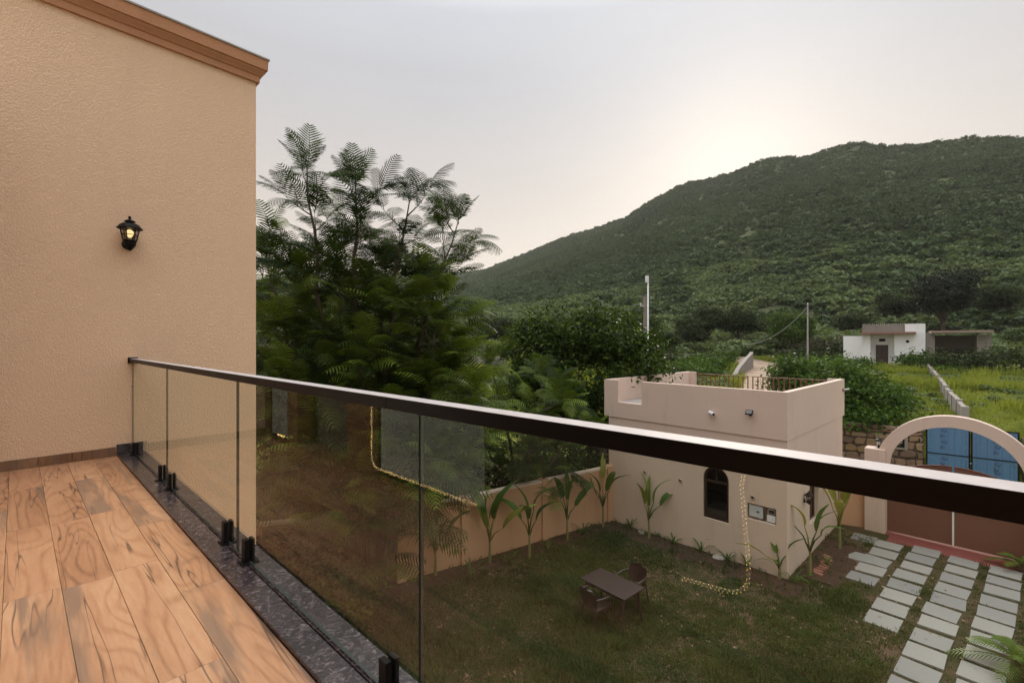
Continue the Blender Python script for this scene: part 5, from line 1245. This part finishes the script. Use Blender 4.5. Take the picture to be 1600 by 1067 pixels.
ok = (road_dist(X, Y) > 3.2) & ((X * 0.63 + Y * 0.777 > 28) | (X < 12)) & (fbm(X, Y, 3, 0.2, 2.7) > 0.15) & ~((np.hypot(X - 50, Y - 55) < 14) & (Y > 46)); X, Y = X[ok], Y[ok]
scatter('field_weeds', np.stack([X, Y, ground_z(X, Y) - 0.05], 1), rs.uniform(0.5, 1.5, len(X)), rs.uniform(0, 6.28, len(X)), rs.integers(0, 4, len(X)), fsc, 'low weeds and bushlets dotted through the field grass', 'weeds')
# lawn grass: patchy, short
lg = [tuft_obj('lawn_tuft', 14, 0.085, 0.05, 0.007, L_LAWN, 0.9) for _ in range(3)] + [tuft_obj('dry_tuft', 10, 0.05, 0.07, 0.008, L_STRAW, 1.8), tuft_obj('long_tuft', 14, 0.16, 0.06, 0.008, L_LAWN, 0.7)]
n = 120000
X = rs.uniform(-6, 14, n); Y = rs.uniform(4.0, 15.0, n)
def in_slab(X, Y, g=0.0):
    m = np.zeros(len(X), bool)
    for (tx, ty, k) in ((10.70, 13.42, 5), (11.41, 13.06, 8), (11.86, 12.44, 12), (12.37, 11.90, 12)):
        for i in range(k):
            q = Vector((tx, ty, 0)) - PD * (0.688 * i); a = (X - q.x) * EX.x + (Y - q.y) * EX.y; c = (X - q.x) * EY.x + (Y - q.y) * EY.y
            m |= (a < 0.015 + g) & (a > -0.58 - g) & (c > -0.015 - g) & (c < 0.585 + g)
    return m
w = X * ENX + Y * ENY
lx = (X - GC[0]) * math.cos(GR) + (Y - GC[1]) * math.sin(GR); ly = -(X - GC[0]) * math.sin(GR) + (Y - GC[1]) * math.cos(GR)
dw = np.full(n, 1e9)
for a, c in zip(bw_pts, bw_pts[1:]):
    dx, dy = c[0] - a[0], c[1] - a[1]; dw = np.minimum(dw, ((Y - a[1]) - dy / dx * (X - a[0])) * -1 + 0 * X) if False else np.minimum(dw, np.where((X > min(a[0], c[0])) & (X < max(a[0], c[0])), a[1] + dy / dx * (X - a[0]) - Y, 1e9))
cover = 0.55 + 0.85 * fbm(X, Y, 4, 0.75, 0.4) + 0.35 * fbm(X, Y, 2, 3.0, 1.0)
bed = ((lx > -0.85) & (lx < 4) & (ly > -0.9)) | (dw < 0.75)
strip_ = (X * PD.x + Y * PD.y > 9.5) & (X > 7.0)
ok = ~in_slab(X, Y) & (w < 17.1) & ~((lx > -0.05) & (ly > -0.05)) & (dw > 0.15) & (rs.random(n) < np.where(bed, 0.13, np.clip(cover + 0.12, 0.10, 1)))
ok &= ~((lx > 0.3) & (lx < 3.2) & (ly < 0.3) & (ly > -2.0) & (rs.random(n) < 0.8))
X, Y, cv, bd_, wx = X[ok], Y[ok], cover[ok], bed[ok], w[ok]
idx = np.where(rs.random(len(X)) < np.clip(0.55 - 0.5 * cv, 0.03, 0.6), 3, np.where(((cv > 0.85) & (rs.random(len(X)) < 0.35)) | (bd_ & (rs.random(len(X)) < 0.3)), 4, rs.integers(0, 3, len(X))))
scatter('lawn_grass', np.stack([X, Y, np.zeros(len(X))], 1), rs.uniform(0.7, 1.35, len(X)) * np.where(in_slab(X, Y, 0.07), 0.5, 1.0), rs.uniform(0, 6.28, len(X)), idx, lg, 'patchy worn garden lawn with dry straw spots', 'grass')
print('lawn tufts', len(X))
# fallen leaves and scraps on the lawn
lt = [tuft_obj('fallen_leaf', 1, 0.02, 0.01, 0.03, L_STRAW, 4.0)]
n = 500; X = rs.uniform(-3, 11, n); Y = rs.uniform(6, 13, n); ok = (X * ENX + Y * ENY < 16.5) & ~(((X - GC[0]) * math.cos(GR) + (Y - GC[1]) * math.sin(GR) > -0.1) & (-(X - GC[0]) * math.sin(GR) + (Y - GC[1]) * math.cos(GR) > -0.1))
X, Y = X[ok], Y[ok]
scatter('fallen_leaves', np.stack([X, Y, np.full(len(X), 0.05)], 1), rs.uniform(0.6, 1.6, len(X)), rs.uniform(0, 6.28, len(X)), np.zeros(len(X), int), lt, 'dry fallen leaves and twigs scattered over the lawn', 'leaves')

# ================================================================== ROAD, FIELD WALLS, FAR HOUSES
def road_mat():
    m, nt, o = new_mat('dirt_road'); t = NT(nt); p = t.n('ShaderNodeNewGeometry').outputs['Position']
    n = t.noise(p, 0.9, 5, 0.65); c = t.ramp(n, [(0.3, (0.22, 0.155, 0.105)), (0.55, (0.33, 0.25, 0.18)), (0.75, (0.40, 0.31, 0.23))])
    t.l(t.principled(c, 0.95, t.bump(t.noise(p, 3, 4), 0.6, 0.1), spec=0.1), o.inputs[0]); return m
def smooth_path(P, n=10):
    out = []
    for i in range(len(P) - 1):
        p0, p1, p2, p3 = [Vector((*P[max(0, min(len(P) - 1, j))], 0)) for j in (i - 1, i, i + 1, i + 2)]
        for k in range(n):
            t = k / n; out.append(0.5 * ((2 * p1) + (p2 - p0) * t + (2 * p0 - 5 * p1 + 4 * p2 - p3) * t * t + (3 * p1 - p0 - 3 * p2 + p3) * t ** 3))
    out.append(Vector((*P[-1], 0))); return out
rp = smooth_path(ROADP, 12); mb = MB(); P = []; F = []; m = 8
for i, p in enumerate(rp):
    d = (rp[min(i + 1, len(rp) - 1)] - rp[max(0, i - 1)]).normalized(); nn = Vector((-d.y, d.x, 0)); hw_ = 2.7 + 0.3 * math.sin(i * 0.9)
    for k in range(m + 1):
        q = p + nn * hw_ * (k / m * 2 - 1); rut = -0.05 * (abs(abs(k / m * 2 - 1) - 0.45) < 0.2); P.append((q.x, q.y, gz(q.x, q.y) + 0.13 - 0.15 * (k in (0, m)) + rut))
for i in range(len(rp) - 1):
    for k in range(m): F.append((i * (m + 1) + k, i * (m + 1) + k + 1, (i + 1) * (m + 1) + k + 1, (i + 1) * (m + 1) + k))
mb.add(P, F); struct(mb.build('dirt_road', road_mat(), smooth=True, recalc=False))

# stone wall and blue gate across the lane
SW0 = Vector((17.75, 19.7, 0)); SD = Vector((0.777, -0.63, 0)).normalized(); SR = math.atan2(SD.y, SD.x)
def stone_wall(name, label, org, rz, L, H, th, seed, wid=(0.22, 0.62), hei=(0.14, 0.30), limit=300, base=0.0):
    rd = random.Random(seed); t = thing(name, label, 'wall', org, rz)
    b = MB(); b.box(0, L, 0.03, th, base - 0.3, H - 0.06); b.build('mortar', MORTAR, t)
    z = base - 0.05; cnt = 0
    while z < H - 0.05:
        h = min(rd.choice((0.13, 0.18, 0.22, 0.30, 0.36)), H - z + rd.uniform(-.06, .06)); x = rd.uniform(-0.1, 0.0)
        while x < L:
            w = rd.uniform(*wid); x1 = min(x + w, L); g = 0.014; zt = h * rd.uniform(0.8, 1.0); zb = rd.uniform(0, 0.025)
            if x1 - x > 0.1 and cnt < limit:
                cx, cz = (max(x, 0) + x1) / 2, z + (zb + zt) / 2; a, c = (x1 - max(x, 0)) / 2 - g, (zt - zb) / 2 - g * 0.6
                j = lambda s: rd.uniform(-s, s)
                q = 1.7; poly = [(-a + j(.04), -c * 0.8 + j(.02)), (-a * 0.7 + j(.03), -c + j(.01)), (a * 0.7 + j(.07), -c + j(.025)), (a + j(.03), -c * 0.5 + j(.05)), (a + j(.03), c * 0.6 + j(.05)), (a * 0.5 + j(.09), c + j(.03)), (-a * 0.6 + j(.09), c + j(.03)), (-a + j(.03), c * 0.5 + j(.05))]
                b = MB(); n = 8; dpt = rd.uniform(0.02, 0.06); P = [(px_, 0.05, pz) for px_, pz in poly] + [(px_, -dpt * 0.4, pz) for px_, pz in poly] + [(px_ * 0.86, -dpt, pz * 0.82) for px_, pz in poly]
                b.add(P, [(i, (i + 1) % n, n + (i + 1) % n, n + i) for i in range(n)] + [(n + i, n + (i + 1) % n, 2 * n + (i + 1) % n, 2 * n + i) for i in range(n)] + [tuple(range(2 * n, 3 * n))])
                o = b.build('stone', STONE, t, recalc=False); o.location = (cx, 0, cz); o.rotation_euler = (0, rd.uniform(-.10, .10), 0); cnt += 1
            x = x1
        z += h
    return t
Lw = 6.6; o_ = SW0 - SD * Lw
stone_wall('stone_wall', 'rough brown sandstone wall between the gatehouse and the blue gate', o_, SR, Lw - 0.08, 2.08, 0.45, 4)
stone_wall('stone_wall', 'rough sandstone wall beyond the right post of the blue gate', SW0 + SD * 2.86, SR, 7.5, 2.06, 0.45, 5)
t = thing('plaque', 'black name plaque with pale lettering set in the sandstone wall', 'plaque', SW0 - SD * 0.95 + Vector((0, 0, 1.33)), SR)
b = MB(); b.box(-0.36, 0.36, -0.07, 0.0, -0.28, 0.30); b.build('mortar_surround', GREYW, t, bevel=0.02)
b = MB(); b.box(-0.25, 0.25, -0.085, -0.071, -0.17, 0.19); b.build('plate', BLACKM, t, bevel=0.004)
b = MB(); rd = random.Random(8)
for zr_, x0, x1 in ((0.10, -0.19, 0.19), (0.03, -0.21, 0.17), (-0.055, -0.14, 0.10)):      # three lines of pale marks, too small to read in the photograph
    x = x0
    while x < x1:
        w_ = rd.uniform(0.02, 0.05); b.box(x, min(x + w_, x1), -0.0885, -0.0855, zr_ - 0.016 + rd.uniform(-.004, .004), zr_ + 0.016); x += w_ + 0.012
b.build('lettering', CREAM, t)
bg = thing('metal_gate', 'blue film-covered sheet metal double gate across the lane', 'gate', SW0, SR)
GL = 2.72
b = MB()
for x in (0.0, GL / 2 - 0.05, GL / 2 + 0.012, GL - 0.04): b.box(x, x + 0.04, -0.03, 0.03, 0.05, 2.24)
b.box(0.041, GL / 2 - 0.051, -0.025, 0.025, 2.20, 2.24); b.box(GL / 2 + 0.053, GL - 0.041, -0.025, 0.025, 2.20, 2.24); b.build('frame', BLACKM, bg)
for s, (xa, xb) in enumerate(((0.041, GL / 2 - 0.051), (GL / 2 + 0.053, GL - 0.041))):
    b = MB(); b.box(xa, xb, -0.026, 0.02, 1.05, 1.085); b.build('cross_bar', BLACKM, bg)
    b = MB(); N = 6; ww = (xb - xa) / N
    for k in range(N):
        x = xa + ww * k
        b.box(x + 0.012, x + ww - 0.012, -0.008, 0.012, 0.1, 2.198); b.box(x - 0.0 if k else x, x + 0.0115, 0.0, 0.012, 0.1, 2.198); b.box(x + ww - 0.0115, x + ww, 0.0, 0.012, 0.1, 2.198)
    sh = b.build('sheet', BLUE, bg)
    b = MB(); cx = xa + ww * (2.5 if s == 0 else 3.4)
    for zc in (0.55, 1.0 - 0.12, 1.58, 2.05):                          # round swirl emblem printed on the film, again and again
        for k in range(20):
            a0, a1 = 2 * math.pi * k / 20, 2 * math.pi * (k + 1) / 20
            if k in (2, 3): continue
            b.quad(*[(cx + r_ * math.cos(a), -0.0095, zc + r_ * math.sin(a)) for r_, a in ((0.055, a0), (0.055, a1), (0.085, a1), (0.085, a0))])
            r0 = 0.012 + 0.03 * k / 20; b.quad(*[(cx + 0.01 + r_ * math.cos(a), -0.0095, zc + r_ * math.sin(a)) for r_, a in ((r0, a0), (r0, a1), (r0 + 0.018, a1), (r0 + 0.018, a0))])
        for dz in (0.20, 0.25, 0.30):
            b.quad((cx - 0.13, -0.0095, zc - dz), (cx + 0.03, -0.0095, zc - dz), (cx + 0.03, -0.0095, zc - dz + 0.022), (cx - 0.13, -0.0095, zc - dz + 0.022)); b.quad((cx - 0.13 + 0.05, -0.0095, zc - dz + 0.024), (cx - 0.055, -0.0095, zc - dz + 0.024), (cx - 0.055, -0.0095, zc - dz + 0.046), (cx - 0.08, -0.0095, zc - dz + 0.046))
    for col_x in (xa + 0.10, xb - 0.10):                                 # upright rows of small characters along the edges
        z = 0.2; rd = random.Random(s * 7 + int(col_x * 10))
        while z < 2.1:
            hh = rd.uniform(0.03, 0.07); 
            if rd.random() > 0.25:
                b.quad((col_x - 0.02, -0.0095, z), (col_x + 0.02, -0.0095, z), (col_x + 0.02, -0.0095, z + 0.012), (col_x - 0.02, -0.0095, z + 0.012)); b.quad((col_x + 0.008, -0.0095, z + 0.013), (col_x + 0.02, -0.0095, z + 0.013), (col_x + 0.02, -0.0095, z + hh), (col_x + 0.008, -0.0095, z + hh))
            z += hh + 0.025
    stuff(b.build('film_print', BLUED, sh, recalc=False))
b = MB(); b.lathe([(0.018, 0), (0.03, 0.02), (0.03, 0.05), (0.015, 0.06)], 8, (GL / 2, -0.045, 0.78)); b.build('padlock', STEEL, bg)
leafy('potted_shrub', 'small leafy shrub with white blooms behind the gate pillar', 'shrub', aw(1.1, 1.75)[:2], [(0, 0, 1.55, 0.34, 0.34, 0.36), (0.15, -0.3, 1.6, 0.28, 0.3, 0.26), (0, 0, 0.8, 0.2, 0.2, 0.6)], 46, 26, 0.10, L_BUSH, [([(0, 0, 0), (0, 0, 1.4)], .03, .012)], 77, clump=0.10, z=0.0)
# low wall across the field
fw_a, fw_b = Vector((20.6, 20.9, 0)), Vector((47.0, 52.0, 0)); d = fw_b - fw_a; L = d.length; d.normalize(); N = 14; ang = math.atan2(d.y, d.x)
fwl = thing('field_wall', 'low grey block wall with posts running across the field to the white house', 'wall', (fw_a.x, fw_a.y, gz(fw_a.x, fw_a.y)), ang); zb = gz(fw_a.x, fw_a.y); post = None
for k in range(N):
    s0, s1 = L * k / N, L * (k + 1) / N; q = fw_a + d * s0; q1 = fw_a + d * s1; z0, z1 = gz(q.x, q.y) - zb, gz(q1.x, q1.y) - zb
    hgt = 1.0 + 0.04 * math.sin(k * 1.9)
    b = MB(); P = [(s0 + 0.13, y, z) for y in (-0.09, 0.09) for z in (z0 - 0.3, z0 + hgt)] + [(s1 - 0.13, y, z) for y in (-0.09, 0.09) for z in (z1 - 0.3, z1 + hgt - 0.02)]
    b.add(P, [(0, 1, 3, 2), (4, 6, 7, 5), (0, 4, 5, 1), (2, 3, 7, 6), (1, 5, 7, 3), (0, 2, 6, 4)]); b.build('wall_panel', GREYW, fwl)
    b = MB(); b.box(-0.125, 0.125, -0.13, 0.13, -0.3, hgt + 0.05); o = b.build('post', CONC, fwl); o.location = (s0, 0, z0)
# white house and shed
HX, HY = 46.6, 56.0; HZ = 2.75; HA_ = math.atan2(46.6, 56.0); HE_ = Vector((math.cos(HA_), -math.sin(HA_), 0))
wh = thing('white_house', 'small whitewashed flat-roofed house with brown door in the field', 'house', (HX, HY, HZ), -HA_)
def P_(px):
    k = (px - 800) / 718; return (HY * k - HX) / (HE_.x - HE_.y * k)
x0, x1, xa, xb = P_(1347), P_(1446), P_(1360), P_(1397.5)
b = MB(); b.box(x0, xa, 0, 4.5, -0.6, 3.95); b.box(xb, x1, 0, 4.5, -0.6, 3.95); b.box(xa, xb, 1.3, 4.5, -0.6, 3.95); b.build('wall', WHITEW, wh)
b = MB(); b.box(x0 - 0.15, P_(1431), -0.75, 4.6, 3.952, 4.20); b.build('canopy', m_plain('weathered_red_slab', (0.25, 0.13, 0.10), 0.9, 0, 0.3, 2), wh)
b = MB(); b.box(x0 + 0.02, P_(1414), 0.05, 0.25, 4.202, 5.0); b.box(x0 + 0.02, x0 + 0.2, 0.251, 4.4, 4.202, 5.0); b.build('parapet', GREYW, wh)
b = MB(); b.box(P_(1414) + 0.005, x1, 0.04, 0.26, 4.202, 5.15); b.box(P_(1431) + 0.01, x1, -0.001, 0.26, 3.952, 4.2); b.build('parapet', WHITEW, wh)
b = MB(); n = 30
for k in range(n): xk = x0 + 0.05 + (x1 - x0 - 0.3) * k / n; b.box(xk, xk + 0.12, 0.08, 0.2, 5.002 if xk < P_(1413) else 5.152, 5.22 + 0.05 * (k % 2)); 
b.build('coping_lattice', CONC, wh)
dx0, dx1 = P_(1369), P_(1386.5)
b = MB(); b.box(dx0 - 0.06, dx1 + 0.06, 1.22, 1.298, 0.02, 2.62); dr_ = b.build('door', DARKW, wh)
b = MB()
for i in range(2):
    for k in range(5): b.box(dx0 + 0.1 + i * (dx1 - dx0) / 2, dx0 + (i + 1) * (dx1 - dx0) / 2 - 0.06, 1.195, 1.219, 0.12 + k * 0.48, 0.5 + k * 0.48)
b.build('door_panel', m_plain('worn_brown_wood', (0.08, 0.05, 0.035), 0.7, 0, 0.3, 6), dr_)
b = MB(); b.box(P_(1373), P_(1383), 1.25, 1.297, 3.05, 3.40); b.build('vent', BLACKM, wh)
for px, z in ((1418, 3.05), (1432, 1.3)): b = MB(); b.tube([(P_(px), 0.01, z), (P_(px), -0.04, z)], 0.17 if z > 2 else 0.08, 10); b.build('vent_hole', BLACKM, wh)
b = MB()
for k in range(3): b.box(xa - 0.8, xb - 0.6, -1.0 + 0.33 * k, 1.21, -0.6 + 0.2 * k - 0.0, -0.4 + 0.2 * k)
b.build('step', CONC, wh)
b = MB(); b.box(P_(1317), x0 - 0.01, 0.6, 3.8, 0.7, 3.75); b.build('annex_wall', WHITEW, wh)
b = MB(); b.box(P_(1316), x0 - 0.01, 0.4, 3.8, -0.6, 0.698); b.build('annex_plinth', GREYW, wh)
shd = thing('shed', 'open-fronted grey block shed with flat slab roof beside the white house', 'shed', (HX + HE_.x * (P_(1446) + 0.1), HY + HE_.y * (P_(1446) + 0.1), HZ), -HA_)
def Q_(px): return P_(px) - P_(1446) - 0.1
b = MB(); b.box(Q_(1446.5), Q_(1461), 0.3, 4.2, -0.6, 4.02); b.box(Q_(1527), Q_(1550), 0.3, 4.2, -0.6, 3.8); b.box(Q_(1461) + 0.01, Q_(1527) - 0.01, 4.0, 4.2, -0.6, 3.8); b.build('wall', GREYW, shd)
b = MB(); b.box(Q_(1455), Q_(1552), -0.5, 4.4, 3.86 + 0.17, 4.30); b.build('roof', m_plain('pale_roof_slab', (0.30, 0.22, 0.18), 0.9, 0, 0.25, 2), shd)
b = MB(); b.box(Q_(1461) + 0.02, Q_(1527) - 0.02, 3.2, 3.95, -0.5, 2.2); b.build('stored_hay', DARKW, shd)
# roadside retaining wall, far grey wall
b = MB(); A = Vector((22.3, 46.0, 0)); C = Vector((31.4, 60.2, 0)); dd = C - A; Lr = dd.length
rw = thing('roadside_wall', 'grey stone wall sloping down along the left of the dirt road', 'wall', (A.x, A.y, gz(A.x, A.y)), math.atan2(dd.y, dd.x)); zA = gz(A.x, A.y)
N = 8
for k in range(N):
    s0, s1 = Lr * k / N, Lr * (k + 1) / N; h0, h1 = [0.35 + 1.75 * (s / Lr) ** 0.7 for s in (s0, s1)]
    g0, g1 = [gz((A + dd * (s / Lr)).x, (A + dd * (s / Lr)).y) - zA for s in (s0, s1)]
    b.add([(s0, -.2, g0 - .5), (s1, -.2, g1 - .5), (s1, .2, g1 - .5), (s0, .2, g0 - .5), (s0, -.2, g0 + h0), (s1, -.2, g1 + h1), (s1, .2, g1 + h1), (s0, .2, g0 + h0)], [(3, 2, 1, 0), (4, 5, 6, 7), (0, 1, 5, 4), (1, 2, 6, 5), (2, 3, 7, 6), (3, 0, 4, 7)])
b.build('wall_body', GREYW, rw, recalc=True)
for i, (pa, pb, D, lab) in enumerate(((1062, 1118, 68, 'far grey field wall behind the bushes left of the road'), (1000, 1050, 70, 'far grey field wall further left, behind the white pole'), (690, 790, 66, 'far pale field wall beside the feathery tree'))):
    xa, xb = (pa - 800) / 718 * D, (pb - 800) / 718 * D; t = thing('field_wall', lab, 'wall', (xa, D, gz(xa, D)), 0, 'grey walls across the far field'); b = MB(); b.box(0, xb - xa, -0.15, 0.15, -0.6, 1.25); b.build('wall_body', CONC if i == 0 else GREYW, t)
    b = MB(); b.box(-0.05, xb - xa + 0.05, -0.2, 0.2, 1.252, 1.34); b.build('coping', CONC, t)

# ================================================================== POLES AND WIRES
def pole_xy(px, D): return ((px - 800) / 718 * D, D)
x, y = pole_xy(1008, 25.6); z = gz(x, y)
cp = thing('utility_pole', 'short grey concrete pole standing behind the tall white pole', 'pole', (x, y, z), 0)
b = MB(); b.tube([(0, 0, -0.3), (0, 0, 8.33 - z)], [0.13, 0.10], 4); b.build('post', m_plain('old_concrete', (0.24, 0.20, 0.18), 0.9, 0, 0.2, 5), cp)
b = MB(); b.box(-0.28, 0.2, -0.04, 0.04, 7.75 - z, 7.83 - z); b.build('cross_arm', STEEL, cp)
b = MB(); b.lathe([(0.03, 0), (0.045, 0.04), (0.03, 0.1)], 8, (-0.25, 0, 7.831 - z)); b.build('insulator', PVC, cp)
x2, y2 = pole_xy(1012.5, 24.8); z2 = gz(x2, y2)
wp = thing('light_pole', 'tall thin white pole with a small lamp box at its top', 'pole', (x2, y2, z2), 0)
b = MB(); b.tube([(0, 0, -0.3), (0, 0, 3.5), (0.0, 0, 9.3 - z2)], [0.055, 0.048, 0.032], 8); b.build('post', PVC, wp, smooth=True)
b = MB(); b.box(-0.14, 0.03, -0.06, 0.06, 8.98 - z2, 9.34 - z2); b.build('lamp_box', PVC, wp, bevel=0.01)
b = MB(); b.tube([(0.06, -0.05, 5.2 - z2), (0.09, -0.06, 4.2 - z2), (0.45, -0.1, 3.4 - z2), (0.75, -0.3, 2.5 - z2)], 0.022, 6); b.build('cable', PVC, wp, smooth=True)
x3, y3 = pole_xy(1262, 50); z3 = gz(x3, y3); zt3 = EYE + 58 * 50 / 718
up = thing('utility_pole', 'slender pole beside the dirt road holding the sagging wire', 'pole', (x3, y3, z3), 0)
b = MB(); b.tube([(0, 0, -0.3), (0, 0, zt3 - z3)], [0.10, 0.07], 8); b.build('post', m_plain('pole_grey', (0.36, 0.34, 0.33), 0.8, 0, 0.15, 4), up)
b = MB(); b.lathe([(0.05, 0), (0.07, 0.06), (0.04, 0.14)], 8, (0, 0, zt3 - z3)); b.build('insulator', PVC, up)
def wire(label, a, c, sag, r, mat):
    a, c = Vector(a), Vector(c); t = thing('wire', label, 'wire', a, 0); b = MB(); n = 24
    b.tube([(c - a) * (k / n) - Vector((0, 0, sag * 4 * (k / n) * (1 - k / n))) for k in range(n + 1)], r, 5); b.build('cable', mat, t, smooth=True)
xq, yq = pole_xy(1160, 60)
wire('pale wire sagging from the slender roadside pole towards the far field', (x3, y3, zt3 - 0.3), (xq, yq, 5.45), 1.15, 0.035, m_plain('wire_grey', (0.34, 0.34, 0.32), 0.7))
wire('thin wire running from the concrete pole into the dense tree', (x - 0.25, y, 7.95), (-1.5, 19.5, 4.8), 0.35, 0.012, BLACKM)

# ================================================================== HAZE
hz = MB(); hz.box(-1610, 1610, -1610, 1610, -1.2, 246)
h = hz.build('haze', [], None); h.data.materials.clear()
hm = bpy.data.materials.new('haze_air'); hm.use_nodes = True; hm.node_tree.nodes.clear()
ho = hm.node_tree.nodes.new('ShaderNodeOutputMaterial'); hv = hm.node_tree.nodes.new('ShaderNodeVolumePrincipled')
hv.inputs['Color'].default_value = (1.0, 0.98, 0.96, 1); hv.inputs['Density'].default_value = 0.00013; hv.inputs['Anisotropy'].default_value = 0.2
hm.node_tree.links.new(hv.outputs[0], ho.inputs['Volume']); h.data.materials.append(hm); stuff(h)
tag(h, 'faint evening haze hanging over the valley', 'haze')
